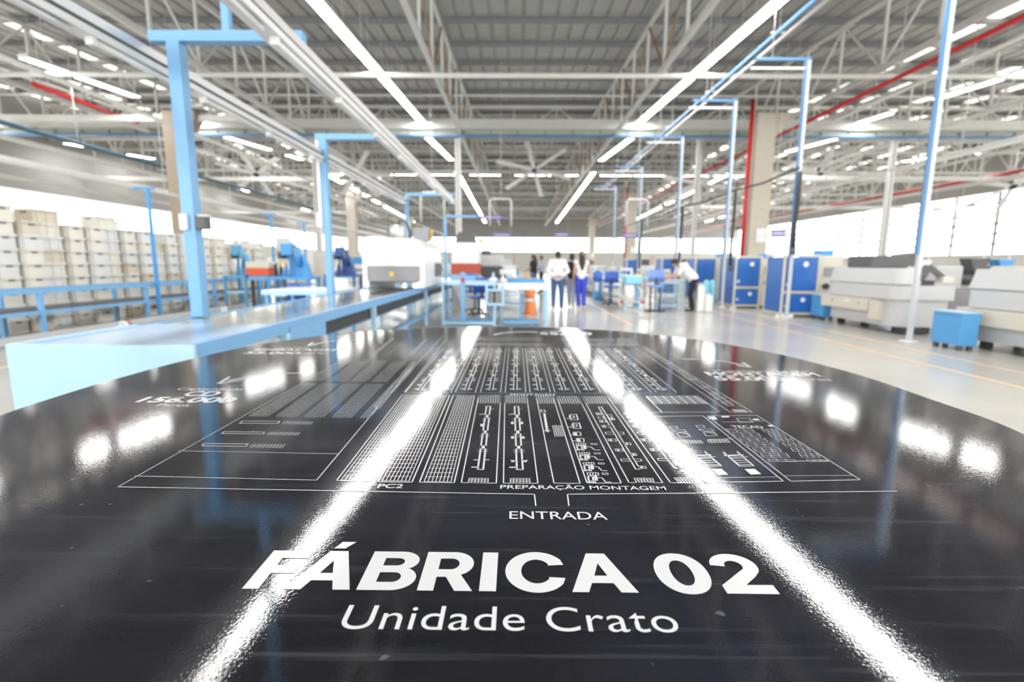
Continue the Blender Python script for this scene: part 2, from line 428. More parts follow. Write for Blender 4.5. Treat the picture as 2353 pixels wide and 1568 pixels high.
for k, (X, z, r, m, lab) in enumerate([(-13.0, 3.85, .06, 'steel', 'thin grey conduit lowest over the crate stacks'), (-19.5, 5.2, .12, 'truss', 'thick grey pipe above the crates, nearest the windows'), (-20.5, 4.7, .08, 'steel', 'grey pipe just under the thick one above the crates'),
                                  (-16.0, 5.6, .08, 'teal', 'dark blue pipe running above the crate stacks'), (-22.0, 6.6, .12, 'truss', 'pale pipe high over the crate area'), (-12.4, 6.2, .07, 'truss', 'slim pale pipe high over the rail conveyor'),
                                  (20.5, 6.4, .09, 'truss', 'pale pipe high over the right background machines'), (24.0, 5.6, .10, 'steel', 'grey pipe before the right windows'), (27.5, 6.5, .08, 'red', 'dark red pipe before the right windows'), (30.0, 4.6, .08, 'steel', 'lowest grey pipe before the right windows'), (16.0, 5.4, .05, 'steel', 'thin grey conduit right of the beige column')]):
    t = thing('service_pipe', lab, 'pipe', (X, 40, z), 'lengthwise service pipes')
    tube('pipe_run', (X, 8, z), (X, 86, z), r, M[m], t)
    for y in range(11, 86, 8): tube('hanger_rod', (X, y, z), (X, y, roof_z(y)), .018, M['steel'], t, 5)
for k, (Y, z, x0, x1, lab) in enumerate([(22.0, 7.28, -27.8, -11.5, 'grey box beam crossing over the crates just before the thick beam'), (33.0, 6.6, -27.8, -12.5, 'grey box beam crossing over the far crates'), (30.0, 6.3, 13.5, 37.8, 'grey box beam crossing before the right windows'), (44.0, 6.2, 13.5, 37.8, 'farther grey box beam crossing before the right windows'), (48.0, 6.0, -27.8, -15.5, 'farthest grey box beam crossing over the left side')]):
    t = thing('side_beam', lab, 'beam', ((x0+x1)/2, Y, z), 'grey box beams at the hall sides')
    box('girder', (x0, x1), (Y-.1, Y+.1), (z-.12, z+.12), M['truss'], t)
    x = x0 + 1
    while x < x1:
        tube('hanger_rod', (x, Y, z+.12), (x, Y, roof_z(Y)), .02, M['steel'], t, 5); x += 3.5
t = thing('air_pipe', 'blue compressed-air pipe running lengthwise right of the centre LED row', 'pipe', (6.6, 20, 7.2))
tube('pipe_run', (6.6, 3, 7.18), (6.6, 40, 7.18), .05, M['slate'], t)
tube('return_pipe', (6.86, 3, 7.18), (6.86, 40, 7.18), .04, M['steel'], t)
for yy in (5, 9.5, 14, 18.5, 23, 29, 35):
    box('pipe_bracket', (6.52, 6.94), (yy-.02, yy+.02), (7.24, 7.28), M['steel'], t)
    tube('hanger_wire', (6.73, yy, 7.28), (6.73, yy, roof_z(yy)), .012, M['steel'], t, 6)

# ------------------------------------------------------------------ LED battens
def batten_proto(length, w=.20):
    t = thing('ceiling_light', 'x', 'ceiling light', (0, 0, 0), 'lit LED battens in rows under the roof')
    bm = bmesh.new()
    pr = [(-w, 0), (-w*.6, .09), (w*.6, .09), (w, 0), (w-.02, -.005), (-w+.02, -.005)]
    va = [bm.verts.new((x, -length/2, z)) for x, z in pr]; vb = [bm.verts.new((x, length/2, z)) for x, z in pr]
    bm.faces.new(va); bm.faces.new(vb[::-1])
    for i in range(6): bm.faces.new((va[i], vb[i], vb[(i+1) % 6], va[(i+1) % 6]))
    bmesh.ops.recalc_face_normals(bm, faces=bm.faces)
    link(bpy.data.objects.new('housing', mesh_of('housing', bm, M['gloss'])), t)
    d = box('diffuser', (-w+.03, w-.03), (-length/2+.03, length/2-.03), (-.035, -.006), M['gloss'], t)
    d.data.materials.append(M['led'])
    for p in d.data.polygons: p.material_index = 1 if p.normal.z < -.5 else 0      # the light leaves through the underside
    for s in (-1, 1): tube('hanger_wire', (0, s*length*.35, .09), (0, s*length*.35, 1.9), .008, M['steel'], t, 5)
    return t
proto = batten_proto(2.36); slim = batten_proto(2.36, .075); used = set()
def place_batten(x, y, z, rz, label, tilt=0.0, src=proto):
    o = src if src not in used else copy_tree(src); used.add(src)
    o.location = (x, y, z); o.rotation_euler = (tilt, 0, rz); o['label'] = label
ROWS = [(-26.1, 'row along the left wall'), (-15.4, 'row above the crates'), (-4.7, 'row left of the centre aisle'), (6.0, 'row right of the centre aisle'),
        (16.7, 'row over the grey machines'), (27.4, 'far right row')]
for X, rn in ROWS:
    k = 0
    ys = [1.0 + 2.4*i for i in range(11)] + [28.9 + 2.4*i for i in range(4)] + [42 + 2.4*i for i in range(0, 15)]
    for i, y in enumerate(ys):
        if X in (-26.1, 27.4) and i % 2: continue
        if abs(X) > 10 and i in (6, 9, 13, 17, 20, 22): continue
        sl = math.atan(0.066 if y < 27 else (0.078 if y < 40 else -0.028))
        place_batten(X, y, led_z(y), 0, 'glowing LED batten, %s in the %s' % (ORD[k], rn), sl); k += 1
for k, x in enumerate([-13.1, -10.6, -8.1, -5.9, -2.4, 1.0, 3.5, 7.5, 10.0, 13.5, 16.0, 18.5]):
    place_batten(x, 39.4, 8.0, R(90), 'glowing LED batten, %s from left in the crosswise row behind the fan' % ORD[k], 0.0, slim)

# ------------------------------------------------------------------ columns and posts
for X, Y, lab in [(10.2, 22.0, 'beige square concrete column right of the aisle with a corbel, nearest one'), (-14.25, 22.0, 'shaded brownish concrete column among the crates, nearest one on the left'),
                  (10.2, 45.5, 'second beige concrete column right of the aisle'), (-14.6, 45.5, 'second concrete column on the left side of the hall'),
                  (10.2, 69, 'farthest beige concrete column right of the aisle'), (-14.6, 69, 'farthest concrete column on the left side')]:
    t = thing('concrete_column', lab, 'column', (X, Y, 0), 'concrete columns')
    cm = M['conc_shaded'] if X == -14.25 else M['conc']  # nearest left column: its shade is put into a darker, browner concrete
    box('shaft', (X-.39, X+.39), (Y-.39, Y+.39), (0, 7.5), cm, t, .03)
    prism('corbel', [(X+.39, 6.5), (X+.95, 7.2), (X+.95, 7.5), (X+.39, 7.5)], Y-.3, Y+.3, cm, t)
    if X > 0: box('notice', (X-.1, X+.3), (Y-.415, Y-.395), (2.3, 2.85), M['gloss'], t)
for X, Y, lab in [(9.62, 22.0, 'red vertical fire pipe beside the nearest beige concrete column'), (9.62, 45.5, 'red vertical fire pipe beside the second beige column'), (-13.55, 21.8, 'short red fire pipe fixed to the shaded brownish left column')]:
    t = thing('fire_pipe', lab, 'pipe', (X, Y, 0), 'vertical fire pipes')
    z0, z1 = (0.0, 8.0) if X > 0 else (1.15, 3.1)
    tube('riser', (X, Y-.25, z0), (X, Y-.25, z1), .085, M['red'], t)
    if X < 0: bar('wall_clamp', (X, Y-.25, 2.2), (X-.27, Y+.05, 2.2), .05, .05, M['red'], t)
    tube('valve', (X, Y-.25, 1.15), (X, Y-.25, 1.45), .14, M['red'], t)
for X, lab in [(-10.1, 'grey steel post under the thick cross beam on the left'), (-2.94, 'grey steel post under the thick cross beam left of the aisle'), (18.6, 'grey steel post under the thick cross beam on the right'), (9.0, 'slim grey steel post under the thick cross beam left of the beige column')]:
    t = thing('steel_post', lab, 'post', (X, 26, 0), 'steel posts under the cross beam')
    w = .14 if X != 9.0 else .09
    box('post_shaft', (X-w, X-w*.35), (25.95, 26.15), (0, 7.60), M['steel'], t)
    box('post_shaft', (X+w*.35, X+w), (25.95, 26.15), (0, 7.60), M['steel'], t)
    box('web_plate', (X-w*.35, X+w*.35), (26.03, 26.07), (0, 7.60), M['steel'], t)
    box('base_plate', (X-.2, X+.2), (25.8, 26.2), (0, .02), M['steel'], t)

# ------------------------------------------------------------------ tilted ceiling fans
def fan(loc, radius, lab, spin, hubmat):
    t = thing('ceiling_fan', lab, 'fan', (0, 0, 0), 'large tilted ceiling fans')
    head = bpy.data.objects.new('fan_head', cube_mesh(.3, .3, .22, hubmat, .04)); link(head, t)
    for i in range(6):
        a = spin + i*math.pi/3
        bm = bmesh.new(); w0, w1 = .11, .16
        pr = [(.16, -w0), (radius, -w1), (radius, w1), (.16, w0)]
        lo = [bm.verts.new((x, y, -.015 + .10*y)) for x, y in pr]; hi = [bm.verts.new((x, y, .015 + .10*y)) for x, y in pr]
        bm.faces.new(lo[::-1]); bm.faces.new(hi)
        for j in range(4): bm.faces.new((lo[j], lo[(j+1) % 4], hi[(j+1) % 4], hi[j]))
        b = bpy.data.objects.new('blade', mesh_of('blade', bm, M['white'])); b.rotation_euler = (0, 0, a); link(b, head)
    head.rotation_euler = (R(-35), 0, 0)
    z = roof_z(loc[1]) - .05 - loc[2]
    tube('drop_rod', (0, 0.02, .1), (0, 0.02, z), .05, M['steel'], t)
    box('motor', (-.13, .13), (-.05, .21), (.05, .40), hubmat, t, .03)
    t.location = loc
fan((1.14, 34, 7.40), 2.55, 'big six-bladed pale ceiling fan hanging over the centre aisle', R(17), M['dgrey'])
fan((-10.3, 33, 6.95), 2.3, 'white six-bladed ceiling fan left of the second blue gantry post', R(5), M['white'])
fan((-17.1, 34, 7.05), 2.4, 'dark-hubbed ceiling fan over the crate area', R(25), M['dark'])
fan((11.2, 32, 6.3), 2.3, 'white ceiling fan with broad blades left of the beige column', R(12), M['white'])
fan((19.7, 34, 7.2), 2.4, 'dark-hubbed ceiling fan right of the beige column', R(20), M['dark'])
fan((28.5, 30, 5.9), 2.2, 'dark-hubbed ceiling fan at the far right edge', R(8), M['dark'])

# ------------------------------------------------------------------ tall service poles on the right
def service_pole(X, Y, lab, arm=True, ztop=6.22, drop=True):
    t = thing('service_pole', lab, 'pole', (X, Y, 0), 'tall blue and white service poles')
    box('pole_shaft', (X-.035, X+.035), (Y-.035, Y+.035), (0, ztop), M['pole'], t)
    box('blue_conduit', (X-.085, X-.036), (Y-.025, Y+.025), (1.55, ztop), M['slate'], t)
    box('base_plate', (X-.11, X+.11), (Y-.11, Y+.11), (0, .015), M['white'], t)
    if arm:
        box('upper_arm', (X-1.3, X+.04), (Y-.03, Y+.03), (ztop, ztop+.06), M['slate'], t)
        box('lower_arm', (X-1.4, X-.086), (Y-.02, Y+.02), (ztop-.20, ztop-.155), M['white'], t)
        tube('hanger_wire', (X-.9, Y, ztop+.08), (X-.9, Y, roof_z(Y)-.01), .01, M['steel'], t, 5)
service_pole(7.08, 8.97, 'tall blue and white pole in front of the nearest pair of grey machines', True)
service_pole(7.02, 13.0, 'tall pole beside the nearest blue cabinet, with a blue arm at its top')
service_pole(6.6, 16.1, 'tall pole in front of the second blue cabinet')
service_pole(6.45, 20.5, 'third tall pole behind the bending worker')
service_pole(6.35, 26.5, 'fourth tall pole farther along the right aisle')
service_pole(6.3, 33.0, 'fifth tall pole farther along the right aisle')
tag(path('power_cable', [(6.95, 12.9, 3.72), (6.85, 14.5, 3.60), (6.72, 16.05, 3.62), (6.6, 18, 3.52), (6.5, 20.4, 3.58), (6.45, 23.5, 3.48), (6.4, 26.4, 3.55), (6.35, 33, 3.5)], .028, M['dark']),
    'dark cable looping from pole to pole along the right side', 'cable')
for X, Y, z0, r, lab in [(6.97, 12.86, 1.75, .05, 'thick dark hose bundle hanging beside the nearest blue cabinet'), (6.72, 15.95, 1.3, .045, 'dark hose hanging at the second blue cabinet'), (6.55, 20.4, 0.9, .05, 'dark hose hanging at the third tall pole'), (6.42, 26.4, 0.9, .05, 'dark hose hanging at the fourth tall pole')]:
    t = thing('hanging_hose', lab, 'hose', (X, Y, z0), 'hanging dark hoses')
    path('hose_run', [(X, Y, 3.62), (X+.01, Y, 2.9), (X-.02, Y, z0+.5), (X, Y, z0)], r, M['dark'], t)
    tube('hose_plug', (X, Y, z0-.14), (X, Y, z0+.02), r*1.25, M['dgrey'], t)

# hanging pipe hoops and signs over the far aisle
for X, Y, lab in [(-.75, 24, 'pale pipe hoop hanging over the aisle, right below the central fan'), (5.6, 24, 'pale pipe hoop hanging over the right-hand benches'), (-3.6, 22, 'pale pipe hoop hanging near the third blue gantry')]:
    t = thing('pipe_hoop', lab, 'pipe', (X, Y, 3.0), 'hanging pipe hoops')
    path('hoop', [(X-.5, Y, 3.1), (X-.5, Y, 4.2), (X-.4, Y, 4.32), (X+.4, Y, 4.32), (X+.5, Y, 4.2), (X+.5, Y, 3.1)], .05, M['steel'], t)
    tube('hanger_wire', (X, Y, 4.32), (X, Y, roof_z(Y)+.01), .012, M['steel'], t, 5)
for k, (X, Y, z, w, lab) in enumerate([(-2.0, 40, 4.75, 2.0, 'violet hanging sign high left of the aisle'), (-1.05, 38, 3.30, 1.5, 'violet hanging sign above the far left workers'), (3.55, 40, 3.45, 1.2, 'violet hanging sign above the walking man'),
                            (8.0, 36, 3.20, 1.1, 'violet hanging sign before the second beige column'), (11.3, 34, 3.10, .9, 'thin violet hanging sign above the bending worker'), (10.5, 20.6, 2.45, .55, 'violet sign beside the nearest beige column')]):
    t = thing('hanging_sign', lab, 'sign', (X, Y, z), 'violet hanging signs')
    box('sign_face', (X-w/2, X+w/2), (Y-.02, Y+.02), (z, z+.30), M['purple'], t)
    box('sign_lettering', (X-w*.38, X+w*.38), (Y-.026, Y-.021), (z+.12, z+.18), M['white'], t)
    for s in (-1, 1): tube('hanger_wire', (X+s*w*.4, Y, z+.30), (X+s*w*.4, Y, roof_z(Y)-.01), .01, M['steel'], t, 5)

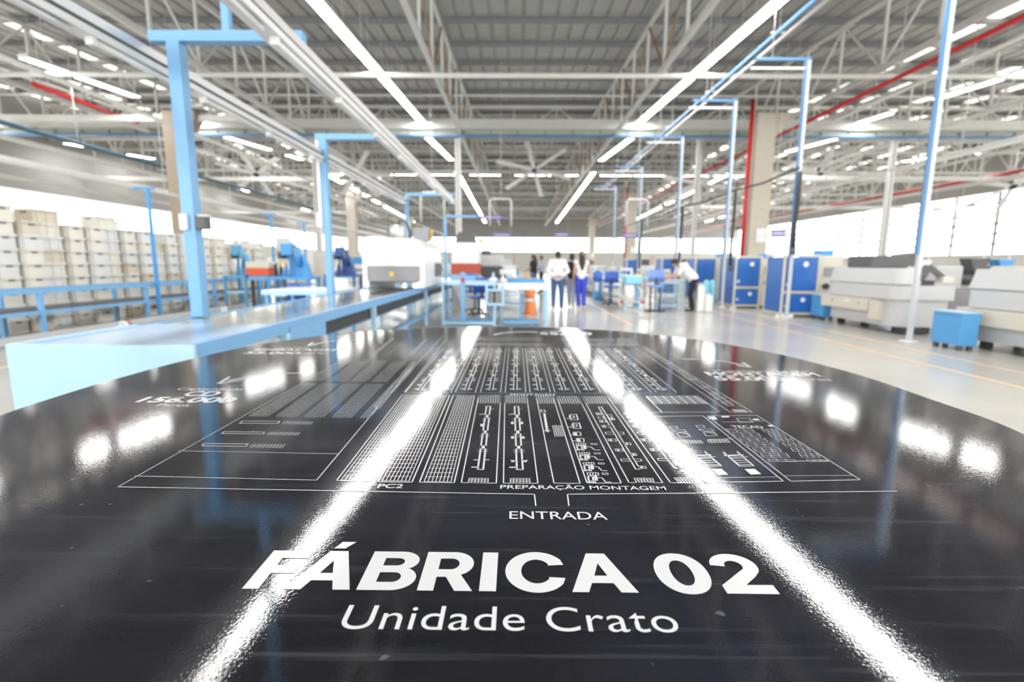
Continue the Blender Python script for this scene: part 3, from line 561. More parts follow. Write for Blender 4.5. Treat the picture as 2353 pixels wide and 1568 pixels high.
# ================================================================== THE ROUND MAP TABLE
ZT = 1.08
MAP_LINES = [(-4803,5674,232,5574,16),(232,5574,237,5295,16),(610,5302,623,5582,16),(623,5582,4613,5739,16),(-4802,5671,-4833,10925,12),(-4833,10925,-4911,14405,12),(-4829,5988,-2485,5911,14),(-2485,5911,-2741,13149,14),(-4855,6854,-2526,6786,12),(-4667,8119,-4019,8121,18),(-4019,8121,-4041,8240,18),(-4041,8240,-4677,8239,18),(-4677,8239,-4667,8119,18),(-4666,7598,-4007,7595,18),(-4007,7595,-4022,7687,18),(-4022,7687,-4682,7690,18),(-4682,7690,-4666,7598,18),(-4646,7056,-3990,7044,18),(-3990,7044,-4003,7151,18),(-4003,7151,-4668,7153,18),(-4668,7153,-4646,7056,18),(-2608,9034,-2737,18060,16),(-2339,10268,-2497,17933,14),(-4283,16362,-3402,16341,12),(-3809,14546,-3881,17347,12),(-2232,5901,-1800,5890,14),(-1800,5890,-1907,10040,14),(-1907,10040,-2339,10043,14),(-2339,10043,-2232,5901,14),(-1707,5879,-1281,5874,18),(-1281,5874,-1359,10019,18),(-1359,10019,-1819,10028,18),(-1819,10028,-1707,5879,18),(-1187,5876,-754,5871,18),(-754,5871,-845,10033,18),(-845,10033,-1285,10035,18),(-1285,10035,-1187,5876,18),(-666,5873,-231,5868,16),(-231,5868,-305,10048,16),(-305,10048,-760,10050,16),(-760,10050,-666,5873,16),(-142,5870,286,5873,16),(286,5873,235,10063,16),(235,10063,-219,10050,16),(-219,10050,-142,5870,16),(-493,6286,-421,6279,26),(-421,6279,-478,9245,26),(-478,9245,-552,9249,26),(-552,9249,-493,6286,26),(-543,6989,-399,6992,10),(-541,6915,-398,6918,10),(-556,7645,-411,7648,10),(-554,7556,-410,7560,10),(-573,8463,-426,8467,10),(-571,8356,-424,8360,10),(-579,6357,-494,6359,30),(-570,6608,-499,6609,22),(-428,6611,-364,6612,22),(-644,8721,-542,8762,26),(-475,9083,-401,9085,12),(25,6288,105,6289,26),(105,6289,59,9259,26),(59,9259,-15,9257,26),(-15,9257,25,6288,26),(-23,6992,133,6995,10),(-22,6917,135,6921,10),(-32,7649,123,7652,10),(-31,7560,124,7564,10),(-42,8469,109,8473,10),(-41,8362,111,8365,10),(-71,6359,24,6361,30),(-58,6610,21,6611,22),(100,6613,171,6614,22),(-113,8728,-8,8769,26),(62,9090,136,9092,12),(486,5882,810,5883,16),(810,5883,771,10056,16),(771,10056,426,10032,16),(426,10032,486,5882,16),(898,5896,1326,5899,16),(1326,5899,1294,10041,16),(1294,10041,846,10043,16),(846,10043,898,5896,16),(1425,5914,1846,5917,16),(1846,5917,1827,10034,16),(1827,10034,1371,10043,16),(1371,10043,1425,5914,16),(1944,5924,2382,5920,16),(2382,5920,2402,10014,16),(2402,10014,1890,10014,16),(1890,10014,1944,5924,16),(484,8897,560,8899,20),(560,8899,534,9045,20),(534,9045,474,9043,20),(474,9043,484,8897,20),(527,8812,522,7800,40),(477,7867,568,7869,30),(970,8441,1099,8444,22),(1099,8444,1106,8770,22),(1106,8770,988,8767,22),(988,8767,970,8441,22),(965,8547,1047,8549,18),(1047,8549,1046,8685,18),(1046,8685,963,8683,18),(963,8683,965,8547,18),(897,8519,962,8520,22),(967,7985,1090,7988,22),(1090,7988,1095,8280,22),(1095,8280,984,8277,22),(984,8277,967,7985,22),(962,8080,1040,8082,18),(1040,8082,1039,8204,18),(1039,8204,960,8202,18),(960,8202,962,8080,18),(897,8055,959,8056,22),(934,7633,1045,7635,18),(1045,7635,1056,7803,18),(1056,7803,941,7801,18),(941,7801,934,7633,18),(873,7675,939,7676,16),(952,7350,1058,7353,18),(1058,7353,1069,7509,18),(1069,7509,959,7506,18),(959,7506,952,7350,18),(892,7389,956,7391,16),(921,7040,989,7041,24),(989,7041,997,7189,24),(997,7189,925,7187,24),(925,7187,921,7040,24),(1072,7145,1127,7147,18),(1127,7147,1169,7016,18),(1169,7016,1237,7018,18),(1154,7237,1238,7239,14),(1238,7239,1239,7285,14),(1239,7285,1150,7283,14),(1150,7283,1154,7237,14),(921,6664,985,6665,24),(985,6665,995,6812,24),(995,6812,926,6811,24),(926,6811,921,6664,24),(1065,6769,1118,6770,18),(1118,6770,1156,6640,18),(1156,6640,1220,6642,18),(1145,6861,1225,6862,14),(1225,6862,1225,6908,14),(1225,6908,1141,6906,14),(1141,6906,1145,6861,14),(927,6298,988,6299,24),(988,6299,999,6445,24),(999,6445,934,6444,24),(934,6444,927,6298,24),(1065,6402,1115,6403,18),(1115,6403,1149,6274,18),(1149,6274,1210,6275,18),(1142,6493,1218,6495,14),(1218,6495,1219,6540,14),(1219,6540,1139,6539,14),(1139,6539,1142,6493,14),(928,5949,986,5950,24),(986,5950,1000,6102,24),(1000,6102,938,6101,24),(938,6101,928,5949,24),(1062,6057,1109,6058,18),(1109,6058,1138,5923,18),(1138,5923,1196,5924,18),(1137,6152,1209,6153,14),(1209,6153,1211,6201,14),(1211,6201,1135,6199,14),(1135,6199,1137,6152,14),(1607,6329,1665,6330,18),(1665,6330,1643,9269,18),(1643,9269,1583,9267,18),(1583,9267,1607,6329,18),(1664,6361,1757,6363,13),(1757,6363,1757,6436,13),(1757,6436,1664,6434,13),(1664,6434,1664,6361,13),(1476,6603,1598,6606,13),(1598,6606,1598,6684,13),(1598,6684,1476,6682,13),(1476,6682,1476,6603,13),(1668,6607,1756,6609,13),(1756,6609,1755,6688,13),(1755,6688,1668,6686,13),(1668,6686,1668,6607,13),(1661,6813,1737,6814,13),(1737,6814,1736,6898,13),(1736,6898,1660,6896,13),(1660,6896,1661,6813,13),(1473,6977,1584,6979,13),(1584,6979,1583,7067,13),(1583,7067,1472,7064,13),(1472,7064,1473,6977,13),(1658,7236,1752,7238,13),(1752,7238,1751,7331,13),(1751,7331,1657,7329,13),(1657,7329,1658,7236,13),(1445,7392,1563,7395,13),(1563,7395,1562,7492,13),(1562,7492,1444,7489,13),(1444,7489,1445,7392,13),(1460,7707,1589,7710,13),(1589,7710,1589,7815,13),(1589,7815,1459,7812,13),(1459,7812,1460,7707,13),(1660,7711,1749,7713,13),(1749,7713,1748,7819,13),(1748,7819,1660,7816,13),(1660,7816,1660,7711,13),(1462,8047,1593,8050,13),(1593,8050,1592,8164,13),(1592,8164,1461,8161,13),(1461,8161,1462,8047,13),(1466,8313,1567,8316,13),(1567,8316,1566,8437,13),(1566,8437,1464,8435,13),(1464,8435,1466,8313,13),(1667,8458,1744,8459,13),(1744,8459,1744,8585,13),(1744,8585,1666,8583,13),(1666,8583,1667,8458,13),(1475,8524,1565,8526,13),(1565,8526,1564,8654,13),(1564,8654,1474,8652,13),(1474,8652,1475,8524,13),(1660,8638,1731,8640,13),(1731,8640,1730,8771,13),(1730,8771,1659,8769,13),(1659,8769,1660,8638,13),(1473,8745,1557,8748,13),(1557,8748,1556,8882,13),(1556,8882,1472,8880,13),(1472,8880,1473,8745,13),(2134,6361,2194,6363,18),(2194,6363,2165,9270,18),(2165,9270,2098,9268,18),(2098,9268,2134,6361,18),(2193,6393,2289,6395,13),(2289,6395,2288,6468,13),(2288,6468,2193,6466,13),(2193,6466,2193,6393,13),(1998,6634,2125,6636,13),(2125,6636,2124,6714,13),(2124,6714,1997,6711,13),(1997,6711,1998,6634,13),(2197,6638,2288,6640,13),(2288,6640,2287,6718,13),(2287,6718,2196,6716,13),(2196,6716,2197,6638,13),(2189,6842,2268,6843,13),(2268,6843,2268,6926,13),(2268,6926,2188,6924,13),(2188,6924,2189,6842,13),(1991,7004,2108,7007,13),(2108,7007,2107,7093,13),(2107,7093,1990,7091,13),(1990,7091,1991,7004,13),(2185,7261,2284,7263,13),(2284,7263,2284,7356,13),(2284,7356,2184,7353,13),(2184,7353,2185,7261,13),(1959,7416,2084,7419,13),(2084,7419,2082,7515,13),(2082,7515,1957,7512,13),(1957,7512,1959,7416,13),(1972,7727,2111,7730,13),(2111,7730,2109,7834,13),(2109,7834,1970,7831,13),(1970,7831,1972,7727,13),(2187,7732,2282,7734,13),(2282,7734,2281,7838,13),(2281,7838,2186,7836,13),(2186,7836,2187,7732,13),(1972,8064,2113,8067,13),(2113,8067,2111,8180,13),(2111,8180,1970,8177,13),(1970,8177,1972,8064,13),(1973,8327,2084,8329,13),(2084,8329,2082,8450,13),(2082,8450,1971,8447,13),(1971,8447,1973,8327,13),(2193,8470,2277,8472,13),(2277,8472,2277,8596,13),(2277,8596,2192,8594,13),(2192,8594,2193,8470,13),(1983,8535,2081,8538,13),(2081,8538,2079,8664,13),(2079,8664,1981,8661,13),(1981,8661,1983,8535,13),(2184,8648,2263,8650,13),(2263,8650,2263,8779,13),(2263,8779,2183,8777,13),(2183,8777,2184,8648,13),(1979,8754,2071,8756,13),(2071,8756,2069,8888,13),(2069,8888,1977,8886,13),(1977,8886,1979,8754,13),(2693,10036,2705,8953,16),(3769,10124,3780,8981,14),(2704,10080,3769,10124,12),(2546,8932,3737,8980,12),(2713,10080,2711,9508,26),(2769,10082,2766,9509,14),(2824,10083,2821,9511,14),(2879,10085,2876,9512,26),(2934,10087,2931,9514,14),(2989,10088,2986,9515,14),(3045,10090,3041,9516,26),(3100,10091,3096,9518,14),(3155,10093,3151,9519,14),(3210,10094,3206,9521,26),(3266,10096,3261,9522,14),(3321,10097,3317,9524,14),(3376,10099,3372,9525,26),(3432,10100,3427,9527,14),(3487,10102,3482,9528,14),(3542,10103,3537,9530,26),(3597,10105,3592,9531,14),(3653,10106,3648,9533,14),(3708,10108,3703,9534,26),(3764,10109,3758,9535,14),(4251,16605,4383,8987,16),(3923,16462,3973,8976,12),(3973,8976,4383,8987,12),(4112,9423,4229,9426,16),(4229,9426,4253,15284,16),(4253,15284,4155,15974,16),(4155,15974,4112,9423,16),(4067,9609,4289,9615,22),(4159,9746,4322,9750,16),(4072,9929,4290,9935,22),(4162,10065,4321,10070,16),(4077,10270,4291,10276,22),(4164,10406,4321,10410,16),(4085,10826,4292,10832,22),(4168,10959,4319,10964,16),(4097,11609,4294,11615,22),(4173,11737,4317,11742,16),(4110,12509,4296,12515,22),(4179,12630,4315,12634,16),(4126,13556,4299,13562,22),(4187,13664,4312,13668,16),(2378,5940,3387,5997,14),(3387,5997,3383,8739,14),(3383,8739,2206,8663,14),(2206,8663,2378,5940,14),(3481,5998,4393,6058,14),(4393,6058,4373,8783,14),(4373,8783,3461,8741,14),(3461,8741,3481,5998,14),(3520,6635,4387,6681,14),(3584,8381,4331,8461,12),(3889,8363,4121,8395,12),(4121,8395,4156,8619,12),(4156,8619,3922,8595,12),(3922,8595,3889,8363,12),(3103,7892,3252,7911,12),(3252,7911,3239,8014,12),(3239,8014,3023,7993,12),(3023,7993,3103,7892,12),(3043,7664,3229,7690,12),(3229,7690,3230,7857,12),(3230,7857,3057,7837,12),(3057,7837,3043,7664,12),(3045,7946,3233,7765,18),(3052,8074,3174,8085,12),(3174,8085,3188,8193,12),(3188,8193,3055,8173,12),(3055,8173,3052,8074,12),(2649,7843,2796,7862,12),(2796,7862,2778,7963,12),(2778,7963,2564,7942,12),(2564,7942,2649,7843,12),(2602,7617,2785,7643,12),(2785,7643,2778,7808,12),(2778,7808,2606,7788,12),(2606,7788,2602,7617,12),(2589,7896,2786,7717,18),(2589,8023,2710,8034,12),(2710,8034,2717,8140,12),(2717,8140,2587,8120,12),(2587,8120,2589,8023,12),(3030,6970,3042,6456,26),(3239,6993,3238,6476,22),(2992,6837,3266,6872,36),(3023,6779,3304,6808,14),(3036,6730,3239,6751,14),(3037,6653,3239,6674,14),(3039,6578,3239,6598,14),(3041,6504,3238,6524,14),(3042,6456,3238,6476,14),(2558,6960,2602,6447,26),(2765,6983,2797,6467,22),(2528,6827,2799,6862,36),(2563,6769,2842,6798,14),(2579,6720,2780,6741,14),(2585,6643,2785,6664,14),(2592,6568,2790,6589,14),(2598,6495,2794,6515,14),(2602,6447,2797,6467,14),(3005,7497,3407,7549,12),(2430,6081,3377,6124,8),(3477,6160,4403,6193,8),(-2324,10253,-2325,15799,14),(-1807,10267,-1808,15819,14),(-1739,10269,-1740,15821,14),(-1365,10280,-1366,15836,14),(-1275,10282,-1276,15839,14),(-851,10294,-852,15856,14),(-742,10298,-743,15860,14),(-317,10310,-318,15877,14),(-216,10312,-217,15881,14),(218,10325,217,15897,14),(309,10327,307,15901,14),(741,10339,739,15918,14),(837,10342,836,15922,14),(1278,10355,1276,15939,14),(1375,10357,1373,15942,14),(1816,10370,1815,15960,14),(1913,10373,1912,15963,14),(2356,10385,2354,15981,14),(2467,10388,2465,15985,14),(2897,10400,2895,16002,14),(3008,10403,3006,16006,14),(3438,10416,3436,16023,14),(-2104,10445,-2028,10447,20),(-2028,10447,-2029,15810,20),(-2029,15810,-2105,15807,20),(-2105,15807,-2104,10445,20),(-2180,10532,-2104,10535,60),(-2028,10537,-1951,10539,60),(-2196,10918,-2120,10920,60),(-2180,11320,-2104,11322,60),(-2180,11518,-2104,11520,60),(-2028,11324,-1951,11327,60),(-2028,11523,-1951,11525,60),(-2180,12382,-2120,12383,80),(-2164,12051,-2120,12053,60),(-2022,12387,-1984,12388,80),(-2175,13256,-1957,13263,80),(-2175,13805,-2104,13808,110),(-2175,15208,-1958,15216,110),(-1572,10460,-1496,10462,20),(-1496,10462,-1497,15831,20),(-1497,15831,-1573,15828,20),(-1573,15828,-1572,10460,20),(-1649,10548,-1572,10550,60),(-1496,10552,-1420,10554,60),(-1665,10934,-1589,10936,60),(-1649,11336,-1572,11338,60),(-1649,11534,-1573,11536,60),(-1496,11341,-1420,11343,60),(-1496,11539,-1420,11541,60),(-1649,12399,-1589,12401,80),(-1633,12068,-1589,12069,60),(-1491,12404,-1453,12405,80),(-1644,13274,-1426,13281,80),(-1644,13824,-1573,13826,110),(-1644,15228,-1426,15236,110),(-1100,10474,-1023,10476,20),(-1023,10476,-1024,15849,20),(-1024,15849,-1101,15846,20),(-1101,15846,-1100,10474,20),(-1176,10561,-1100,10563,60),(-1023,10566,-947,10568,60),(-1193,10948,-1116,10950,60),(-1177,11350,-1100,11353,60),(-1177,11549,-1100,11551,60),(-1024,11355,-947,11357,60),(-1024,11553,-947,11556,60),(-1177,12414,-1117,12416,80),(-1160,12083,-1117,12084,60),(-1018,12419,-980,12420,80),(-1172,13290,-953,13297,80),(-1172,13840,-1101,13843,110),(-1172,15245,-953,15254,110),(-569,10489,-492,10491,20),(-492,10491,-494,15870,20),(-494,15870,-570,15867,20),(-570,15867,-569,10489,20),(-646,10577,-569,10579,60),(-492,10581,-416,10583,60),(-662,10963,-586,10966,60),(-646,11366,-569,11369,60),(-646,11565,-569,11567,60),(-493,11371,-416,11373,60),(-493,11570,-416,11572,60),(-646,12431,-586,12433,80),(-630,12100,-586,12101,60),(-487,12436,-449,12438,80),(-641,13308,-422,13315,80),(-641,13859,-570,13861,110),(-641,15266,-422,15274,110),(-40,10504,37,10506,20),(37,10506,36,15890,20),(36,15890,-41,15887,20),(-41,15887,-40,10504,20),(-117,10592,-40,10594,60),(37,10596,114,10598,60),(-133,10979,-57,10981,60),(-117,11382,-40,11385,60),(-117,11581,-40,11583,60),(37,11387,114,11389,60),(37,11586,114,11588,60),(-117,12448,-57,12450,80),(-101,12117,-57,12118,60),(42,12453,80,12455,80),(-112,13326,108,13333,80),(-112,13878,-41,13880,110),(-112,15286,107,15294,110),(482,10519,559,10521,20),(559,10521,558,15911,20),(558,15911,481,15908,20),(481,15908,482,10519,20),(405,10607,482,10609,60),(559,10611,636,10613,60),(388,10994,465,10997,60),(405,11398,482,11400,60),(405,11597,482,11600,60),(559,11403,636,11405,60),(559,11602,636,11604,60),(405,12465,465,12467,80),(421,12133,465,12135,60),(564,12470,603,12472,80),(410,13344,630,13351,80),(410,13896,481,13898,110),(409,15305,629,15314,110),(1019,10534,1096,10536,20),(1096,10536,1095,15932,20),(1095,15932,1017,15929,20),(1017,15929,1019,10534,20),(942,10622,1019,10624,60),(1096,10627,1173,10629,60),(925,11010,1002,11012,60),(941,11414,1019,11417,60),(941,11614,1018,11616,60),(1096,11419,1173,11421,60),(1096,11618,1173,11621,60),(941,12483,1002,12484,80),(958,12150,1002,12152,60),(1101,12488,1140,12489,80),(946,13362,1167,13369,80),(946,13915,1018,13917,110),(946,15326,1166,15334,110),(1557,10550,1634,10552,20),(1634,10552,1632,15953,20),(1632,15953,1555,15950,20),(1555,15950,1557,10550,20),(1479,10638,1557,10640,60),(1634,10642,1711,10644,60),(1463,11026,1540,11028,60),(1479,11431,1556,11433,60),(1479,11630,1556,11632,60),(1634,11435,1711,11438,60),(1634,11635,1711,11637,60),(1479,12500,1540,12502,80),(1495,12167,1540,12169,60),(1639,12505,1678,12506,80),(1484,13380,1705,13388,80),(1484,13934,1556,13936,110),(1484,15346,1704,15354,110),(2096,10565,2173,10567,20),(2173,10567,2172,15974,20),(2172,15974,2094,15971,20),(2094,15971,2096,10565,20),(2018,10653,2096,10655,60),(2173,10658,2251,10660,60),(2001,11042,2079,11044,60),(2018,11447,2095,11449,60),(2018,11647,2095,11649,60),(2173,11452,2250,11454,60),(2173,11651,2250,11654,60),(2018,12517,2078,12519,80),(2034,12184,2079,12186,60),(2178,12523,2217,12524,80),(2023,13398,2244,13406,80),(2023,13952,2095,13955,110),(2022,15366,2244,15375,110),(2608,10580,2686,10582,20),(2686,10582,2684,15994,20),(2684,15994,2606,15990,20),(2606,15990,2608,10580,20),(2530,10668,2608,10670,60),(2686,10672,2763,10675,60),(2514,11057,2591,11059,60),(2530,11463,2608,11465,60),(2530,11662,2608,11665,60),(2685,11467,2763,11470,60),(2685,11667,2763,11670,60),(2530,12534,2591,12536,80),(2547,12201,2591,12202,60),(2691,12539,2729,12540,80),(2535,13416,2757,13423,80),(2535,13970,2607,13973,110),(2534,15386,2756,15394,110),(3149,10595,3227,10597,20),(3227,10597,3225,16015,20),(3225,16015,3147,16012,20),(3147,16012,3149,10595,20),(3071,10684,3149,10686,60),(3227,10688,3305,10690,60),(3055,11073,3132,11075,60),(3071,11479,3149,11481,60),(3071,11679,3149,11681,60),(3227,11484,3305,11486,60),(3227,11684,3304,11686,60),(3071,12551,3132,12553,80),(3088,12218,3132,12219,60),(3232,12557,3271,12558,80),(3076,13434,3298,13442,80),(3076,13989,3148,13992,110),(3075,15406,3298,15414,110),(-2304,10221,-1339,10248,10),(-1271,10250,3414,10297,8),(-5280,12030,-5741,11989,70),(-5741,11989,-6140,11828,70),(-6140,11828,-6395,11527,70),(-6395,11527,-6625,11186,70),(-6790,11556,-6658,10862,70),(-6658,10862,-6331,11273,70),(-5400,17535,-5763,17353,110),(-5763,17353,-6317,17154,110),(-6317,17154,-6579,16813,110),(-6579,16813,-6723,16366,110),(-6918,16799,-6800,16121,110),(-6800,16121,-6603,16310,110),(4778,14194,5215,14231,80),(5215,14231,5583,14138,80),(5583,14138,5953,13819,80),(5953,13819,6169,13338,80),(6326,13732,6244,13109,80),(6244,13109,5996,13333,80),(-819,18916,-529,19473,190),(-529,19473,-65,19734,190),(-65,19734,527,19867,190),(527,19867,877,19743,190)]
MAP_GRIDS = [(-3944,8102,-3447,8094,-3464,8233,-3958,8242,10,3,8),(-3931,7566,-3443,7553,-3448,7676,-3937,7683,10,3,8),(-3914,7019,-3424,7004,-3437,7137,-3932,7142,10,3,8),(-4721,8533,-4383,8526,-4482,10960,-4791,10963,6,22,8),(-4228,8515,-3883,8516,-3981,10950,-4381,10963,6,22,8),(-3729,8504,-3391,8490,-3482,10941,-3866,10954,6,22,8),(-3225,8494,-2898,8488,-2972,10944,-3352,10945,6,22,8),(-4792,11215,-4477,11212,-4574,13664,-4855,13692,5,20,8),(-4285,11217,-3906,11203,-4099,13587,-4467,13612,5,20,8),(-3773,11207,-3440,11192,-3588,13699,-3922,13725,5,20,8),(-3288,11183,-2957,11168,-3045,13532,-3373,13557,5,20,8),(-2723,8477,-2573,8473,-2614,12524,-2806,12597,3,34,8),(-2688,9135,-2546,9036,-2736,13607,-2863,13626,3,44,8),(-4341,15092,-4204,14904,-4393,17852,-4460,17876,3,20,12),(-3159,14661,-3060,14665,-3151,17637,-3234,17660,3,16,12),(-2181,5915,-1841,5903,-1967,10002,-2275,10015,7,30,11),(-1664,5912,-1326,5908,-1435,10017,-1743,10030,7,30,13),(-1133,5898,-798,5897,-892,10032,-1189,10038,7,30,13),(-731,9468,-292,9480,-305,10063,-760,10050,9,5,12),(-211,9482,232,9494,235,10063,-219,10065,9,5,12),(-580,5875,-335,5874,-336,6009,-581,6010,6,3,14),(-59,5877,188,5877,188,6012,-55,6012,6,3,14),(450,9480,757,9488,771,10056,426,10032,7,5,12),(866,9491,1299,9490,1294,10041,846,10043,9,5,12),(1381,9492,1816,9503,1827,10034,1371,10043,9,5,12),(1925,9506,2398,9519,2402,10014,1890,10014,9,5,12),(630,7596,762,7599,760,8133,629,8130,4,7,12),(928,7208,1067,7211,1067,7297,924,7294,4,1,16),(929,6832,1069,6835,1071,6920,926,6917,4,1,16),(937,6465,1078,6468,1081,6553,935,6550,4,1,16),(941,6123,1082,6126,1087,6215,942,6212,4,1,16),(1517,5916,1741,5912,1755,6051,1518,6052,6,3,14),(2049,5940,2267,5936,2274,6073,2033,6074,6,3,14),(3397,16441,4155,16601,4273,18325,3786,18383,10,4,12),(4076,8987,4299,8993,4298,9146,4071,9140,8,1,18),(3494,7863,3909,7872,3925,8030,3503,8020,3,2,9),(4075,7876,4303,7882,4322,8040,4089,8034,3,2,9),(3497,7638,3902,7647,3929,7819,3515,7810,3,2,9),(4071,7651,4305,7656,4335,7829,4097,7823,3,2,9),(3509,7438,3906,7447,3922,7589,3518,7580,3,2,9),(4079,7451,4318,7457,4336,7599,4092,7593,3,2,9),(3513,7222,3901,7231,3923,7379,3528,7370,3,2,9),(4077,7235,4321,7240,4347,7388,4097,7383,3,2,9),(3517,6999,3895,7008,3927,7166,3540,7158,3,2,9),(4074,7012,4323,7017,4359,7176,4104,7170,3,2,9),(3524,6789,3894,6797,3925,6947,3547,6939,3,2,9),(4076,6801,4331,6806,4366,6956,4105,6951,3,2,9),(3546,6635,3910,6643,3905,6722,3537,6714,3,1,9),(4096,6647,4356,6652,4352,6732,4088,6726,3,1,9),(2976,7358,3301,7385,3302,7504,2987,7483,7,2,12),(2553,7314,2874,7342,2869,7459,2557,7438,7,2,12),(-1434,16425,999,16416,921,16987,-1442,17032,26,3,10),(-1451,17412,943,17423,920,18360,-1454,18322,26,3,10),(1708,16418,4114,16513,4104,17117,1685,17075,26,3,10),(1693,17395,4126,17407,4113,18173,1676,18229,26,3,10)]
MAP_SOLIDS = [(-518,7040,-425,7042,-427,7159,-521,7157),(-532,7705,-438,7707,-440,7845,-535,7843),(-549,8536,-453,8539,-457,8707,-552,8704),(-586,8050,-543,8051,-545,8184,-589,8183),(3,7043,105,7045,103,7162,2,7160),(-6,7709,95,7711,92,7850,-7,7847),(-17,8542,81,8545,79,8713,-19,8711),(-53,6543,-6,6544,-7,6622,-54,6621),(117,6546,164,6547,163,6626,116,6625),(-64,7473,-18,7474,-19,7575,-66,7574),(102,7477,149,7478,147,7579,101,7578),(-73,8188,-27,8189,-29,8309,-74,8308),(91,8192,137,8193,134,8313,89,8312),(944,7650,988,7651,996,7784,954,7783),(961,7366,1003,7367,1012,7491,971,7490),(1012,7056,1059,7057,1063,7205,1017,7204),(902,6996,956,6997,947,7026,892,7025),(970,6998,1024,6999,1016,7042,965,7041),(1007,6680,1052,6681,1058,6829,1014,6828),(902,6621,954,6622,945,6650,893,6649),(967,6622,1018,6623,1011,6666,962,6665),(1009,6314,1052,6315,1059,6461,1018,6461),(909,6255,957,6256,949,6284,900,6283),(970,6256,1018,6257,1013,6300,966,6299),(1006,5965,1047,5966,1057,6119,1018,6118),(910,5904,956,5905,949,5934,903,5933),(968,5905,1014,5906,1010,5950,965,5949),(1687,6372,1716,6373,1716,6425,1687,6424),(1684,6825,1713,6826,1713,6885,1684,6884),(1496,6990,1525,6990,1525,7053,1495,7052),(1681,7249,1711,7250,1710,7317,1681,7316),(1468,7406,1498,7407,1497,7477,1468,7476),(1486,8064,1515,8064,1515,8146,1485,8145),(1489,8331,1519,8332,1518,8419,1488,8418),(1691,8476,1720,8477,1720,8566,1690,8566),(1497,8765,1527,8766,1526,8862,1496,8861),(2217,6404,2247,6405,2247,6456,2217,6456),(2213,6854,2244,6854,2243,6913,2213,6913),(2016,7017,2046,7018,2045,7079,2015,7079),(2210,7275,2241,7275,2240,7341,2209,7341),(1984,7430,2015,7431,2014,7499,1982,7499),(1997,8080,2029,8081,2028,8162,1996,8161),(1999,8344,2032,8345,2030,8431,1998,8430),(2219,8488,2251,8489,2251,8578,2218,8577),(2005,8773,2038,8774,2037,8868,2003,8867),(3422,8528,3562,8532,3578,8716,3443,8694),(3694,8654,3840,8667,3838,8741,3696,8728),(4185,8502,4297,8505,4298,8595,4195,8584),(4291,8161,4372,8163,4374,8246,4288,8236),(2637,6172,2771,6184,2759,6371,2628,6358),(3064,6190,3212,6208,3204,6380,3062,6367),(-2104,11795,-2028,11797,-2028,11939,-2104,11937),(-2104,12948,-2028,12951,-2028,13121,-2104,13119),(-2104,14139,-2028,14142,-2028,14344,-2104,14341),(-1573,11811,-1496,11814,-1496,11956,-1573,11954),(-1573,12966,-1496,12968,-1496,13139,-1573,13136),(-1573,14158,-1497,14161,-1497,14363,-1573,14361),(-1100,11826,-1024,11829,-1024,11971,-1100,11969),(-1100,12982,-1024,12984,-1024,13155,-1100,13152),(-1101,14175,-1024,14178,-1024,14381,-1101,14378),(-569,11843,-493,11845,-493,11988,-569,11985),(-570,12999,-493,13002,-493,13173,-570,13170),(-570,14194,-493,14197,-493,14400,-570,14397),(-40,11859,37,11862,37,12004,-40,12002),(-41,13017,36,13020,36,13191,-41,13188),(-41,14213,36,14216,36,14419,-41,14416),(482,11876,559,11878,559,12021,482,12018),(481,13035,558,13037,558,13208,481,13206),(481,14232,558,14234,558,14438,481,14435),(1018,11892,1096,11895,1096,12038,1018,12035),(1018,13052,1095,13055,1095,13227,1018,13224),(1018,14251,1095,14253,1095,14457,1018,14454),(1556,11909,1634,11912,1634,12055,1556,12052),(1556,13070,1633,13073,1633,13245,1556,13242),(1556,14270,1633,14273,1633,14476,1556,14474),(2095,11926,2173,11928,2173,12072,2095,12069),(2095,13088,2172,13091,2172,13263,2095,13260),(2095,14289,2172,14292,2172,14496,2094,14493),(2608,11942,2685,11944,2685,12088,2608,12085),(2607,13106,2685,13108,2685,13280,2607,13278),(2607,14307,2685,14310,2684,14514,2607,14512),(3149,11959,3227,11961,3227,12105,3149,12102),(3148,13124,3226,13126,3226,13298,3148,13296),(3148,14327,3226,14330,3226,14534,3148,14531)]
MAP_TEXT = [('Unidade Crato', -1311, 3345, 2551, 265, -.002), ('ENTRADA', -58, 4994, 1055, 165, .004), ('PREPARAÇÃO MONTAGEM', -179, 5715, 2015, 102, .008),
            ('PC2', -1672, 5708, 305, 109, .012), ('MONTAGEM', -108, 10055, 924, 156, .01), ('TECAD', 3649, 8070, 512, 132, .008),
            ('Capacidade', -7236, 10302, 1393, 215, 0), ('CD', -6814, 9836, 684, 370, .03), ('156.000', -7394, 9367, 1867, 361, .03), ('Pares', -6791, 9083, 602, 190, 0),
            ('Capacidade', -7700, 15560, 1129, 300, 0), ('EMBALAGEM', -8097, 15180, 2745, 310, .03), ('55.000', -8144, 14610, 1651, 330, .03), ('pares', -6475, 14690, 859, 200, .01),
            ('Capacidade', 5064, 12545, 2461, 190, 0), ('MONTAGEM', 4768, 12075, 2759, 400, .03), ('55.000', 4776, 11575, 1676, 410, .03), ('pares', 6662, 11622, 844, 180, .01),
            ('55.000', 940, 19085, 2028, 640, .03), ('Capacidade', 1146, 19931, 880, 320, 0)]
OUT = [(-158.2, .950), (-167.2, .918), (-179.0, .897), (168.9, .900), (147.6, .936), (127.3, .962), (108, .955), (87.7, .953), (63.9, .938), (41.4, .913), (25, .896), (8.8, .882), (-10.2, .892), (-25.6, .950), (-45, 1.02), (-60, 1.06), (-90, 1.06), (-120, 1.06), (-140, 1.01)]
OUT = sorted(OUT)
